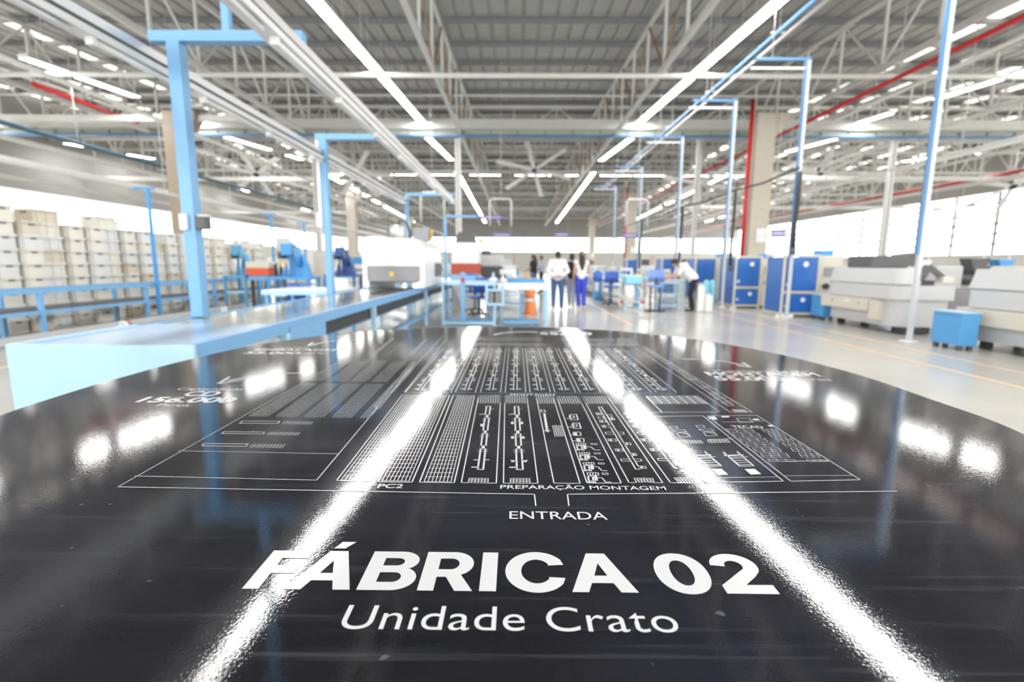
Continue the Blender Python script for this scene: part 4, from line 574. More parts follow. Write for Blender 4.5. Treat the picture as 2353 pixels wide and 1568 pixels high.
def out_r(a):
    ex = [(OUT[-1][0]-360, OUT[-1][1])] + OUT + [(OUT[0][0]+360, OUT[0][1])]
    for (a0, r0), (a1, r1) in zip(ex, ex[1:]):
        if a0 <= a <= a1:
            f = (a-a0)/(a1-a0); f = f*f*(3-2*f); return r0 + (r1-r0)*f
rad = [out_r(-180 + i*2) for i in range(180)]
for _ in range(6): rad = [(rad[i-1] + 2*rad[i] + rad[(i+1) % 180])/4 for i in range(180)]
CX, CY = -0.029, 1.199
table = thing('map_table', 'large black glossy table printed with a white factory floor plan', 'table', (CX, CY, 0))
ring = [(CX + rad[i]*math.cos(R(-180+2*i)), CY + rad[i]*math.sin(R(-180+2*i))) for i in range(180)]
top = prism('table_top', ring, ZT-.028, ZT, M['black'], table, 'Z')
prism('edge_band', [(CX + (x-CX)*.997, CY + (y-CY)*.997) for x, y in ring], ZT-.05, ZT-.0285, M['tedge'], table, 'Z')
lathe('pedestal', [(.62, 0), (.62, .06), (.50, .09), (.46, .5), (.50, .98), (.55, ZT-.05)], M['tedge'], table, (CX, CY, 0), 40)
ZP = ZT + 0.0004
def flat_mesh(name, polys, m, parent):
    bm = bmesh.new(); o = off(parent)
    for p in polys: bm.faces.new([bm.verts.new(Vector((x, y, ZP)) - o) for x, y in p])
    bmesh.ops.recalc_face_normals(bm, faces=bm.faces)
    for f in bm.faces:
        if f.normal.z < 0: f.normal_flip()
    return link(bpy.data.objects.new(name, mesh_of(name, bm, m)), parent)
def seg_poly(x0, y0, x1, y1, w):
    a = Vector((x0, y0)); b = Vector((x1, y1)); d = b - a
    if d.length < 1e-6: return None
    d.normalize(); n = Vector((-d.y, d.x)) * w/2; d = d*min(w, .0016)/2
    return [tuple(a-d-n), tuple(b+d-n), tuple(b+d+n), tuple(a-d+n)]
S4 = 1e-4
polys = []
for x0, y0, x1, y1, w in MAP_LINES:
    p = seg_poly(x0*S4, y0*S4, x1*S4, y1*S4, w*S4*1.0)
    if p: polys.append(p)
lines_ob = flat_mesh('plan_outline', polys, M['print'], table); lines_ob['label'] = 'thin white floor plan outlines'
polys = []
for g in MAP_GRIDS:
    bl, br, tr, tl = [Vector((g[2*i]*S4, g[2*i+1]*S4)) for i in range(4)]; nx, ny, w = g[8:]
    for i in range(nx+1):
        a = bl.lerp(br, i/nx); b = tl.lerp(tr, i/nx); p = seg_poly(*a, *b, w*S4*.9)
        if p: polys.append(p)
    for j in range(ny+1):
        a = bl.lerp(tl, j/ny); b = br.lerp(tr, j/ny); p = seg_poly(*a, *b, w*S4*.9)
        if p: polys.append(p)
gr = flat_mesh('plan_grid', polys, M['print'], table); gr['label'] = 'white grids of storage racks on the plan'; gr['kind'] = 'stuff'; lines_ob['kind'] = 'stuff'
flat_mesh('plan_symbol', [[(s[2*i]*S4, s[2*i+1]*S4) for i in range(len(s)//2)] for s in MAP_SOLIDS], M['print'], table)['kind'] = 'stuff'
def fill_mesh(name, loops, parent, x0, y0, sx, sy):
    """closed 2D loops (with holes) filled into a flat mesh"""
    cu = bpy.data.curves.new(name, 'CURVE'); cu.dimensions = '2D'; cu.fill_mode = 'BOTH'
    for lp in loops:
        sp = cu.splines.new('POLY'); sp.points.add(len(lp)-1); sp.use_cyclic_u = True
        for p, (a, b) in zip(sp.points, lp): p.co = (a, b, 0, 1)
    return curve_print(name, cu, parent, x0, y0, sx, sy)
def curve_print(name, cu, parent, x0, y0, sx, sy):
    ob = bpy.data.objects.new(name, cu)
    me = bpy.data.meshes.new_from_object(ob); me.name = name
    bpy.data.objects.remove(ob)
    o = off(parent)
    for v in me.vertices: v.co = Vector((x0 + v.co.x*sx, y0 + v.co.y*sy, ZP)) - o
    me.materials.clear(); me.materials.append(M['print'])
    return link(bpy.data.objects.new(name, me), parent)
def arc(cx, cy, rx, ry, a0, a1, n=18, e=2.0):
    r = []
    for i in range(n+1):
        a = R(a0 + (a1-a0)*i/n); c, s = math.cos(a), math.sin(a)
        r.append((cx + rx*math.copysign(abs(c)**(2/e), c), cy + ry*math.copysign(abs(s)**(2/e), s)))
    return r
def glyphs():
    H = 1.04; g = []
    g.append(('F', 0.0, [[(0, 0), (.255, 0), (.255, .40), (.63, .40), (.63, .615), (.255, .615), (.255, .82), (.70, .82), (.70, H), (0, H)]]))
    A = [[(0, 0), (.255, 0), (.335, .225), (.675, .225), (.755, 0), (1.02, 0), (.66, H), (.345, H)], [(.40, .415), (.61, .415), (.505, .755)]]
    g.append(('A', .645, A)); g.append(('acute', .645, [[(.38, 1.12), (.575, 1.12), (.71, 1.33), (.46, 1.33)]]))
    B = [[(0, 0)] + [(.50, 0)] + arc(.50, .305, .36, .305, -90, 62, 14) + arc(.50, .77, .33, .27, -50, 90, 12) + [(0, H)],
         [(.25, .635)] + [(.46, .635)] + arc(.47, .74, .12, .105, -90, 90, 10) + [(.25, .845)],
         [(.25, .20)] + arc(.49, .325, .125, .125, -90, 90, 10) + [(.25, .45)]]
    g.append(('B', 1.765, B))
    Rg = [[(0, 0), (.25, 0), (.25, .345), (.40, .345), (.575, 0), (.85, 0), (.635, .405)] + arc(.47, .70, .35, .34, -50, 90, 16) + [(0, H)],
          [(.25, .545), (.45, .545)] + arc(.45, .695, .13, .15, -90, 90, 12) + [(.25, .845)]]
    g.append(('R', 2.70, Rg))
    g.append(('I', 3.655, [[(0, 0), (.262, 0), (.262, H), (0, H)]]))
    Cg = [arc(.51, .52, .51, .545, 34, 326, 40) [::1] + [(.70, .365)] + arc(.51, .52, .255, .325, 318, 42, 30) + [(.70, .665)]]
    Cg = [[(.965, .70)] + arc(.51, .52, .51, .545, 36, 324, 44) + [(.965, .345), (.70, .365)] + arc(.51, .52, .25, .32, -36, -324, 34) + [(.70, .675)]]
    g.append(('C', 4.05, Cg)); g.append(('A', 5.09, A))
    g.append(('0', 6.50, [arc(.43, .52, .43, .545, 0, 360, 48, 2.15)[:-1], arc(.43, .52, .175, .335, 0, 360, 40, 2.15)[:-1]]))
    two = [[(0, 0), (.80, 0), (.80, .215), (.385, .215), (.62, .42)] + arc(.40, .72, .385, .345, -30, 178, 24) + [(.255, .70)] + arc(.395, .715, .145, .145, 175, -35, 14) + [(.455, .585), (0, .20)]]
    g.append(('2', 7.46, two))
    return g
for nm, dx, loops in glyphs():
    fill_mesh('title_letter', loops, table, -.2275 + dx*.0542, .3795, .0542, .0542)
for body, x, y, w, h, bold in MAP_TEXT:
    cu = bpy.data.curves.new('caption', 'FONT'); cu.body = body; cu.offset = bold; cu.fill_mode = 'BOTH'
    if body == 'Unidade Crato': cu.space_character = 1.04
    ob = bpy.data.objects.new('tmp', cu); tm = ob.to_mesh()
    xs = [v.co.x for v in tm.vertices]; x0, x1 = min(xs), max(xs)
    ob.to_mesh_clear(); bpy.data.objects.remove(ob)
    sx = w*S4/(x1-x0); sy = h*S4/.69
    curve_print('caption', cu, table, x*S4 - x0*sx, y*S4, sx, sy)['label'] = 'white lettering "%s"' % body

# ================================================================== BLUE CONVEYOR ON THE LEFT
cv = thing('belt_conveyor', 'long light-blue belt conveyor running away from the camera on the left', 'conveyor', (-2.5, 10, 0))
CXL, CXR, CZ, C0, C1 = -3.00, -1.95, .85, 2.97, 17.4
box('end_panel', (CXL-.10, CXR), (C0, C0+.03), (.22, CZ), M['pale'], cv, .006)
box('end_side', (CXL-.10, CXL-.07), (C0+.03, 3.95), (.30, CZ), M['pale'], cv)
box('end_back', (CXL-.07, CXL-.002), (3.92, 3.95), (.30, CZ), M['pale'], cv)
box('top_plate', (CXL-.07, CXL-.001), (C0+.03, 3.92), (CZ-.02, CZ-.002), M['plate'], cv)
box('top_plate', (CXL+.05, CXR-.05), (C0+.03, 4.05), (CZ-.02, CZ-.002), M['plate'], cv)
box('belt', (CXL+.051, CXR-.051), (4.05, C1), (CZ-.03, CZ-.008), M['belt'], cv)
for i in range(12):
    y = 4.9 + i*1.35
    box('belt_seam', (CXL+.07, CXR-.07), (y, y+.008), (CZ-.0079, CZ-.0068), M['mgrey'], cv)
for x0, x1 in ((CXL, CXL+.05), (CXR-.05, CXR)):
    box('side_rail', (x0, x1), (C0+.03, C1), (CZ-.10, CZ), M['blue'], cv)
box('side_skirt', (CXR-.02, CXR+.012), (4.25, 5.05), (.62, .80), M['blue'], cv)
box('return_belt', (CXL+.10, CXR-.06), (5.0, C1), (.60, .73), M['dark'], cv)
box('slide_bed', (CXL+.08, CXR-.05), (4.4, C1), (.735, .77), M['steel'], cv)
box('lower_rail', (CXR-.06, CXR-.01), (5.4, C1), (.22, .28), M['blue'], cv)
box('lower_rail', (CXL+.01, CXL+.06), (5.4, C1), (.22, .28), M['blue'], cv)
for y in (3.15, 4.18, 6.85, 10.9, 14.5, 17.2):
    for x in (CXR-.05, CXL):
        box('leg', (x+.001, x+.059), (y, y+.07), (0, CZ-.10), M['pale'] if y > 4 else M['blue'], cv)

# gantry frames over the conveyor
def gantry(Y, zt, x0, x1, px, lab, hanger=True, zb=0.0):
    t = thing('gantry_post', lab, 'frame', (px, Y, zb), 'blue T-shaped gantry posts')
    box('post', (px-.055, px+.055), (Y-.055, Y+.055), (zb, zt), M['blue'], t, .004)
    box('crossbar', (x0, x1), (Y-.05, Y+.05), (zt, zt+.085), M['blue'], t, .004)
    if zb == 0: box('foot', (px-.12, px+.12), (Y-.12, Y+.12), (0, .012), M['blue'], t)
    if hanger: box('hanger', (px+.42, px+.48), (Y-.03, Y+.03), (zt+.085, 7.6), M['blue'], t)
    return t
PX = -2.925
g1 = gantry(4.60, 3.20, -3.13, -1.82, PX, 'tall light-blue T-shaped post nearest the camera at the left edge of the conveyor', True, CZ)
bx = box('socket_box', (PX-.055, PX+.005), (4.50, 4.544), (1.63, 1.77), M['gloss'], g1, .008)
sp = thing('speaker_box', 'small dark box clamped on the nearest blue gantry post', 'box', (PX+.10, 4.6, 1.62))
box('case', (PX+.057, PX+.15), (4.54, 4.64), (1.64, 1.75), M['dgrey'], sp, .01)
box('bracket', (PX+.06, PX+.17), (4.57, 4.61), (1.75, 1.77), M['steel'], sp)
PX = -3.145
g2 = gantry(8.5, 3.32, -3.27, -1.97, PX, 'second light-blue T-shaped post with a white cable duct on the conveyor', False)
box('cable_duct', (PX-.10, PX-.058), (8.42, 8.46), (2.15, 3.30), M['gloss'], g2)
box('socket_box', (PX-.14, PX-.056), (8.40, 8.50), (1.93, 2.16), M['gloss'], g2, .01)
gantry(14.75, 3.24, -3.15, -1.80, PX-.01, 'third light-blue T-shaped gantry post behind the white oven', False)
gantry(20.0, 3.12, -2.75, -1.55, PX+.35, 'farthest light-blue T-shaped gantry post', False)
for xr, lab, y0 in ((-3.20, 'left aluminium lighting rail running over the conveyor', 1.2), (-1.83, 'right aluminium lighting rail running over the conveyor', 1.2)):
    t = thing('lighting_rail', lab, 'rail', (xr, 8, 3.05), 'aluminium lighting rails over the conveyor')
    z = 3.03
    box('upper_channel', (xr-.05, xr+.05), (y0, 14.68), (z+.065, z+.135), M['alu'], t)
    box('lower_channel', (xr-.075, xr+.075), (y0, 14.68), (z-.03, z+.02), M['gloss'], t)
    box('web', (xr-.012, xr+.012), (y0, 14.68), (z+.02, z+.065), M['mgrey'], t)
    y = y0 + .1; k = 0
    while y < 13:
        tube('lamp_tube', (xr+.03, y, z-.055), (xr+.03, y+1.15, z-.055), .022, M['gloss'], t, 10)
        box('lamp_holder', (xr, xr+.06), (y-.03, y+.01), (z-.09, z-.03), M['gloss'], t)
        y += 1.35
    if xr > -2:
        for i in range(26): box('slot', (xr-.055, xr-.051), (3.1+i*.1, 3.15+i*.1), (z+.08, z+.12), M['gloss'], t)

# ------------------------------------------------------------------ white oven tunnel on the conveyor
ov = thing('oven_tunnel', 'white box oven straddling the conveyor with a grey curtain and yellow label', 'machine', (-2.45, 11, .85))
x0, x1, yf, yb = -3.06, -1.83, 10.05, 12.4
hood = prism('hood', [(x0, 1.29), (x1, 1.29), (x1, 1.50)] + [(x1-.02-.22+.22*math.cos(R(a)), 1.60+.23*math.sin(R(a))) for a in (0, 20, 40, 60, 80, 90)] + [(x0+.12, 1.83), (x0+.08, 1.80), (x0+.07, 1.66), (x0+.02, 1.62), (x0, 1.56)], yf, yb, M['gloss'], ov)
for k, x in enumerate((-2.31, -2.24, -2.17, -2.11)):
    box('badge_mark', (x, x+.028), (yf-.006, yf-.001), (1.735, 1.762), M['mgrey'], hood)
box('side_leg', (x0, x0+.085), (yf, yb), (.86, 1.29), M['gloss'], ov)
box('side_leg', (x1-.085, x1), (yf, yb), (.86, 1.29), M['gloss'], ov)
box('foot_block', (x0, x0+.12), (yf-.02, yf+.1), (.855, .99), M['gloss'], ov, .01)
box('foot_block', (x1-.12, x1), (yf-.02, yf+.1), (.855, .99), M['gloss'], ov, .01)
cu = box('curtain', (x0+.085, x1-.085), (yf+.03, yf+.045), (.98, 1.29), M['mgrey'], ov)
box('warning_label', (-2.53, -2.45), (yf+.022, yf+.029), (1.09, 1.18), M['yellow'], cu)
box('tunnel_lining', (x0+.09, x1-.09), (yf+.9, yb-.02), (.93, 1.28), M['dgrey'], ov)
box('side_grille', (x1+.001, x1+.02), (yf+1.3, yf+2.2), (1.05, 1.35), M['dgrey'], ov)
t = thing('exhaust_motor', 'silver motor unit with a grey box on top of the white oven', 'machine', (-2.6, 11.5, 1.83))
tube('motor_drum', (-2.75, 11.2, 2.02), (-2.45, 11.2, 2.02), .15, M['alu'], t, 18)
box('motor_foot', (-2.75, -2.45), (11.1, 11.3), (1.832, 1.90), M['steel'], t)
path('flex_hose', [(-2.6, 11.2, 2.15), (-2.58, 11.25, 2.26), (-2.45, 11.35, 2.25), (-2.38, 11.4, 2.05), (-2.38, 11.4, 1.84)], .03, M['dgrey'], t)
box('control_box', (-2.30, -1.95), (11.3, 11.7), (1.832, 2.12), M['mgrey'], t, .01)
tube('signal_lamp', (-1.92, 11.5, 1.9), (-1.92, 11.5, 2.08), .035, M['yellow'], t)
tube('lamp_stem', (-1.92, 11.5, 1.80), (-1.92, 11.5, 1.9), .012, M['steel'], t)

t = thing('press_machine', 'white machine with a red-brown lower panel right of the white oven', 'machine', (-1.5, 15.2, 0))
prism('cover', [(-1.92, 1.35), (-1.12, 1.35), (-1.16, 1.95), (-1.86, 1.95)], 14.9, 16.2, M['gloss'], t)
box('front_panel', (-1.92, -1.12), (14.88, 16.2), (1.05, 1.35), M['brick'], t)
box('base_cabinet', (-1.92, -1.14), (14.95, 16.15), (0, 1.05), M['lgrey'], t)
prism('motor_top', [(-1.85, 1.95), (-1.2, 1.95), (-1.3, 2.22), (-1.72, 2.28), (-1.80, 2.18)], 15.3, 15.9, M['dgrey'], t)
box('yellow_tag', (-1.14, -1.02), (15.5, 15.6), (1.96, 2.1), M['yellow'], t)
t = thing('heel_machine', 'dark grey rounded machine with a pale top behind the blue chair', 'machine', (-.75, 16.5, 0))
prism('drum', [(-1.28, 1.25), (-1.28, 1.08), (-1.0, .85), (-.85, .62), (-.40, .62), (-.34, .90), (-.38, 1.12), (-.50, 1.25)], 16.5, 17.6, M['dgrey'], t)
box('top_cover', (-1.30, -.45), (16.4, 17.7), (1.25, 1.62), M['lgrey'], t, .05)
box('motor', (-1.15, -.85), (16.8, 17.2), (1.62, 1.78), M['dgrey'], t, .03)
box('pedestal', (-1.0, -.45), (16.6, 17.4), (0, .62), M['dgrey'], t)

# ================================================================== CENTRE WORK TABLES AND CHAIRS
t = thing('work_cart', 'pale blue tube-frame work cart left of the aisle, with a red tag', 'cart', (-1.05, 11.4, 0))
for x in (-1.62, -.50):
    for y in (10.93, 11.85): box('leg', (x, x+.05), (y, y+.05), (0, .88), M['pale'], t)
box('front_rail', (-1.57, -.50), (10.93, 10.98), (0.02, .07), M['pale'], t)
box('rear_rail', (-1.57, -.50), (11.85, 11.90), (0.02, .07), M['blue'], t)
box('lower_shelf', (-1.57, -.50), (10.99, 11.84), (.07, .09), M['blue'], t)
box('table_top', (-1.66, -.42), (10.90, 11.95), (.88, .95), M['pale'], t, .006)
box('centre_post', (-1.20, -1.11), (10.88, 10.93), (.09, 1.16), M['blue'], t)
box('cross_plate', (-1.42, -.88), (10.86, 10.879), (1.0, 1.08), M['blue'], t)
box('red_tag', (-1.185, -1.125), (10.845, 10.859), (.94, 1.05), M['red'], t)
bxs = box('tray_frame', (-.66, -.26), (10.82, 10.88), (.45, .50), M['pale'], t)
box('tray_side', (-.66, -.61), (10.82, 10.88), (.50, .90), M['pale'], t); box('tray_side', (-.31, -.26), (10.82, 10.88), (.50, .90), M['pale'], t)
box('tray_top', (-.61, -.31), (10.82, 10.88), (.76, .80), M['pale'], t); box('tray_back', (-.61, -.31), (10.93, 11.1), (.50, .76), M['mgrey'], t)
t = thing('work_table', 'pale blue steel work table with a thick white front edge beside the aisle', 'table', (.15, 11.5, 0))
box('table_top', (-.40, .72), (10.92, 12.1), (.80, .92), M['pale'], t, .006)
box('white_edge', (-.40, .72), (10.90, 10.919), (.79, .93), M['gloss'], t)
for x, y in ((.64, 10.93), (.64, 12.0), (-.39, 12.0)): box('leg', (x, x+.07), (y, y+.07), (0, .80), M['pale'], t)
box('middle_leg', (.08, .14), (11.3, 11.36), (.10, .80), M['blue'], t)
box('foot_board', (-.28, .52), (11.0, 11.5), (.02, .10), M['blue'], t)
box('shelf_box', (.05, .17), (11.28, 11.4), (.70, .78), M['white'], t)
def bottle(X, Y, z, lab, m):
    t = thing('bottle', lab, 'bottle', (X, Y, z), 'small items on the pale work table')
    lathe('body', [(.09, 0), (.10, .06), (.03, .10), (.025, .16)], m, t, (X, Y, z), 14)
    tube('cap', (X, Y, z+.16), (X, Y, z+.20), .028, M['pale'], t)
bottle(-.52, 11.4, .951, 'white glue pot with a spout at the corner of the pale cart', M['gloss'])
bottle(-.31, 11.6, .921, 'white glue pot on the left end of the white-edged work table', M['gloss'])
t = thing('parts_tray', 'blue tray with tan cardboard soles on the white-edged work table', 'tray', (.2, 11.9, .92))
box('tray', (-.2, .66), (11.75, 12.05), (.921, .99), M['mid'], t)
box('cardboard', (-.1, .5), (11.82, 12.0), (.991, 1.02), M['tan'], t)
tube('tape_roll', (.25, 11.85, 1.10), (.25, 11.95, 1.10), .08, M['tan'], t, 16)

def chair(loc, rz, lab, seat_z=.52, m=None, twin=False, back=True):
    m = m or M['royal']
    t = thing('work_chair', lab, 'chair', (0, 0, 0), 'blue work chairs')
    bm = bmesh.new(); n = 10
    bmesh.ops.create_cube(bm, size=1); bmesh.ops.scale(bm, vec=(.46, .44, .06), verts=bm.verts)
    bmesh.ops.bevel(bm, geom=list(bm.edges), offset=.025, segments=3, affect='EDGES')
    s = bpy.data.objects.new('seat', mesh_of('seat', bm, m, True)); s.location = (0, 0, seat_z); link(s, t)
    if back:
        bm = bmesh.new(); bmesh.ops.create_grid(bm, x_segments=8, y_segments=5, size=.5)
        for v in bm.verts:
            x, y = v.co.x, v.co.y
            w = .46 * (1 - .35*max(0, y)**1.5)
            v.co = (x*w, -.20 - .05*(1-(2*x)**2), .30 + y*.34)
        bmesh.ops.solidify(bm, geom=list(bm.faces), thickness=.03)
        b = bpy.data.objects.new('backrest', mesh_of('backrest', bm, m, True)); b.location = (0, 0, seat_z+.02); link(b, t)
        bar('back_stem', (0, -.20, seat_z-.03), (0, -.25, seat_z+.22), .06, .02, M['dark'], t)
    if twin:
        for x in (-.13, .13): tube('column', (x, 0, .04), (x, 0, seat_z-.03), .025, M['dark'], t)
        for x in (-.13, .13): box('foot_bar', (x-.03, x+.03), (-.28, .28), (0, .04), M['dark'], t)
        box('cross_foot', (-.28, .28), (-.03, .03), (.005, .045), M['dark'], t)
    else:
        tube('column', (0, 0, .10), (0, 0, seat_z-.03), .028, M['dgrey'], t)
        for i in range(5):
            a = i*2*math.pi/5
            bar('base_arm', (0, 0, .10), (.27*math.cos(a), .27*math.sin(a), .065), .04, .03, M['dark'], t)
            tube('castor', (.27*math.cos(a)-.012, .27*math.sin(a), .028), (.27*math.cos(a)+.012, .27*math.sin(a), .028), .028, M['dark'], t, 10)
    t.location = loc; t.rotation_euler = (0, 0, rz)
    return t
chair((-.95, 12.75, 0), R(25), 'royal blue office chair behind the pale work cart', .50)
chair((-1.15, 14.0, 0), R(-30), 'blue office chair tucked by the red-panelled white machine', .58, M['mid'])
chair((4.02, 14.5, 0), R(165), 'high pale-blue work chair on two black posts right of the aisle', .72, mat('periwinkle_plastic', (.22, .36, .78), .45), True)
chair((3.1, 16.4, 0), R(170), 'blue work chair farther along the right-hand benches', .62)
chair((-4.7, 10.4, 0), R(60), 'blue round-backed chair behind the white side table', .42)

t = thing('traffic_cone', 'orange and white safety bollard standing under the white-edged table', 'bollard', (.38, 13.6, 0))
lathe('body', [(.16, 0.03), (.14, .05), (.12, .32), (.115, .33)], M['cone'], t, (.38, 13.6, 0))
lathe('white_band', [(.116, .33), (.112, .42)], M['gloss'], t, (.38, 13.6, 0))
lathe('upper_body', [(.115, .42), (.125, .45), (.12, .72), (.05, .78)], M['cone'], t, (.38, 13.6, 0))
lathe('foot', [(.2, 0), (.2, .03)], M['cone'], t, (.38, 13.6, 0))

# white side table at the left of the conveyor
t = thing('side_table', 'low white-topped table attached beside the left edge of the conveyor', 'table', (-3.8, 9.3, 0))
box('table_top', (-4.45, -3.15), (8.75, 9.9), (.80, .87), M['gloss'], t, .01)
box('blue_edge', (-4.45, -3.15), (8.72, 8.749), (.79, .86), M['pale'], t)
for x in (-4.42, -3.25):
    for y in (8.8, 9.8): box('leg', (x, x+.05), (y, y+.05), (0, .80), M['blue'], t)
t = thing('air_hose', 'curved white hose rising from the white side table', 'hose', (-3.3, 9.2, .87))
path('hose_run', [(-3.30, 9.2, .872), (-3.32, 9.2, 1.05), (-3.40, 9.2, 1.2), (-3.46, 9.2, 1.28)], .028, M['gloss'], t)

# ------------------------------------------------------------------ blue presses and red tray on the left
def press(X, Y, lab, m, s=1.0):
    t = thing('bench_press', lab, 'machine', (X, Y, 0), 'blue shoe presses on the left')
    box('table_top', (X-.55*s, X+.55*s), (Y-.4, Y+.4), (.92, .99), m, t)
    for sx in (-1, 1):
        for sy in (-1, 1): box('leg', (X+sx*.5*s-.03, X+sx*.5*s+.03), (Y+sy*.35-.03, Y+sy*.35+.03), (0, .92), m, t)
    box('stretcher', (X-.5*s, X+.5*s), (Y-.37, Y-.33), (.50, .56), M['pale'], t)
    box('column', (X-.14*s, X+.02*s), (Y-.05, Y+.25), (.99, 1.70), m, t, .02)
    prism('frame', [(X-.32*s, .99), (X+.42*s, .99), (X+.36*s, 1.20), (X+.22*s, 1.55), (X+.05*s, 1.60), (X-.20*s, 1.25)], Y-.02, Y+.2, m, t)
    box('head', (X-.20*s, X+.08*s), (Y-.25, Y+.1), (1.52, 1.82), m, t, .03)
    tube('cylinder', (X+.18*s, Y-.1, 1.25), (X+.18*s, Y-.1, 1.75), .07*s, m, t, 14)
    tube('white_cap', (X, Y, 1.82), (X, Y, 2.0), .045, M['gloss'], t)
    box('tool_plate', (X-.28*s, X-.14*s), (Y-.2, Y+.05), (1.45, 1.6), M['dark'], t)
    box('yellow_mark', (X+.09*s, X+.14*s), (Y-.12, Y-.1), (1.5, 1.72), M['yellow'], t)
    for k in range(3): tube('guide_rod', (X-.30*s+.13*k, Y-.18, .99), (X-.30*s+.13*k, Y-.18, 1.45), .018, M['alu'], t, 8)
press(-5.75, 13.0, 'bright blue bench press directly left of the second blue gantry post', M['mid'])
press(-7.76, 14.2, 'blue bench press left of the red tray', mat('steel_blue_enamel', (.10, .34, .58), .4), .56)
press(-5.35, 15.6, 'dark blue bench press just right of the second blue gantry post', mat('navy_enamel', (.03, .09, .30), .4), .85)
t = thing('glue_tray', 'bright orange-red tray machine with a cream lid beside the blue presses', 'machine', (-7.15, 14.0, 0))
box('tray', (-7.42, -6.78), (13.8, 14.3), (1.0, 1.18), M['redtray'], t, .01)
box('lid', (-7.43, -6.77), (13.8, 14.3), (1.18, 1.36), M['beige'], t, .03)
box('stand', (-7.38, -6.83), (13.85, 14.25), (.86, 1.0), M['blue'], t)
box('stand_leg', (-7.36, -7.30), (13.9, 13.97), (0, .86), M['dark'], t); box('stand_leg', (-6.97, -6.90), (13.9, 13.97), (0, .86), M['dark'], t)
t = thing('motor_unit', 'black motor with a yellow cap beside the orange-red tray', 'machine', (-6.55, 13.9, 0))
lathe('motor', [(.16, .95), (.17, 1.0), (.17, 1.28), (.10, 1.34)], M['dark'], t, (-6.5, 13.9, 0), 18)
box('cap', (-6.45, -6.33), (13.75, 13.9), (1.22, 1.36), M['yellow'], t)
box('stand', (-6.6, -6.4), (13.8, 14.0), (0, .95), M['dgrey'], t)

# ------------------------------------------------------------------ blue gravity conveyor in front of the crates
rc = thing('rail_conveyor', 'blue frame conveyor with two long rails in front of the crate stacks', 'conveyor', (-8.4, 12, 0))
for x in (-8.25, -8.95):
    box('top_rail', (x, x+.05), (5.0, 20.5), (.80, .87), M['blue'], rc)
    box('low_rail', (x, x+.05), (5.0, 20.5), (.44, .50), M['blue'], rc)
box('lower_belt', (-8.90, -8.25), (5.0, 20.5), (.505, .53), M['dgrey'], rc)
for y in (6.2, 8.55, 11.05, 13.6, 16.2, 18.8):
    for x in (-8.26, -8.96): box('leg', (x, x+.07), (y, y+.07), (0, .80), M['blue'], rc)
box('kick_plate', (-7.98, -7.92), (5.0, 15.0), (.05, .16), M['lgrey'], rc)
for y in (6.3, 10.2, 13.7): box('kick_bracket', (-8.2, -7.98), (y, y+.06), (.06, .14), M['steel'], rc)
t = thing('floor_plug', 'red and white round plug cap on the grey kick plate, nearer one', 'plug', (-7.84, 9.9, 0))
tube('white_half', (-7.86, 9.85, .09), (-7.86, 9.93, .09), .085, M['gloss'], t, 14); tube('red_half', (-7.86, 9.93, .09), (-7.86, 10.0, .09), .085, M['red'], t, 14)
t = thing('floor_plug', 'red and white round plug cap on the grey kick plate, farther one', 'plug', (-7.84, 13.4, 0))
tube('white_half', (-7.86, 13.35, .09), (-7.86, 13.43, .09), .085, M['gloss'], t, 14); tube('red_half', (-7.86, 13.43, .09), (-7.86, 13.5, .09), .085, M['red'], t, 14)
for Y, zt, lab in [(11.3, 2.92, 'thin blue post with a small cap rising from the rail conveyor, nearer one'), (16.9, 2.9, 'thin blue post rising from the rail conveyor, middle one'), (19.5, 2.8, 'thin blue post rising from the rail conveyor, farthest one')]:
    t = thing('cable_post', lab, 'post', (-8.1, Y, 0), 'thin blue posts by the rail conveyor')
    box('shaft', (-8.16, -8.10), (Y, Y+.06), (0, zt), M['mid'], t)
    box('cap', (-8.42, -7.98), (Y, Y+.05), (zt, zt+.05), M['mid'], t)

# ------------------------------------------------------------------ crates
def crate_mesh(m):
    bm = bmesh.new(); L, W, H = .60, .40, .262
    def bxx(x0, x1, y0, y1, z0, z1, mi=0):
        vs = [bm.verts.new((x, y, z)) for z in (z0, z1) for y in (y0, y1) for x in (x0, x1)]
        for f in ((0, 2, 3, 1), (4, 5, 7, 6), (0, 1, 5, 4), (2, 6, 7, 3), (0, 4, 6, 2), (1, 3, 7, 5)):
            bm.faces.new([vs[i] for i in f]).material_index = mi
    a, b = L/2, W/2
    bxx(-a+.02, a-.02, -b+.02, b-.02, 0, H-.045)          # body
    bxx(-a, a, -b, b, H-.05, H)                            # rim
    for x in (-.2, 0, .2): bxx(x-.012, x+.012, -b+.004, b-.004, 0, H-.05)   # ribs
    bxx(a-.021, a-.012, -.06, .06, H-.085, H-.055, 1); bxx(-a+.012, -a+.021, -.06, .06, H-.085, H-.055, 1)   # hand holes
    bmesh.ops.recalc_face_normals(bm, faces=bm.faces)
    return mesh_of('crate', bm, [m, M['dgrey']])
CR = [crate_mesh(M[k]) for k in ('crate', 'crate2', 'crate3')]
rnd = random.Random(5)
def stack(X, Y, n, sname, turn=0.0):
    for k in range(n):
        o = bpy.data.objects.new('plastic_crate', CR[rnd.choices([0, 1, 2], [6, 5, 1.3])[0]])
        o.location = (X + rnd.uniform(-.012, .012), Y + rnd.uniform(-.01, .01), .004 + k*.264)
        o.rotation_euler = (0, 0, turn + rnd.uniform(-.02, .02)); link(o)
        tag(o, 'cream plastic crate, %s from the floor, %s' % (ORD[k], sname), 'crate', 'stacked plastic crates on the left')
y = 8.5
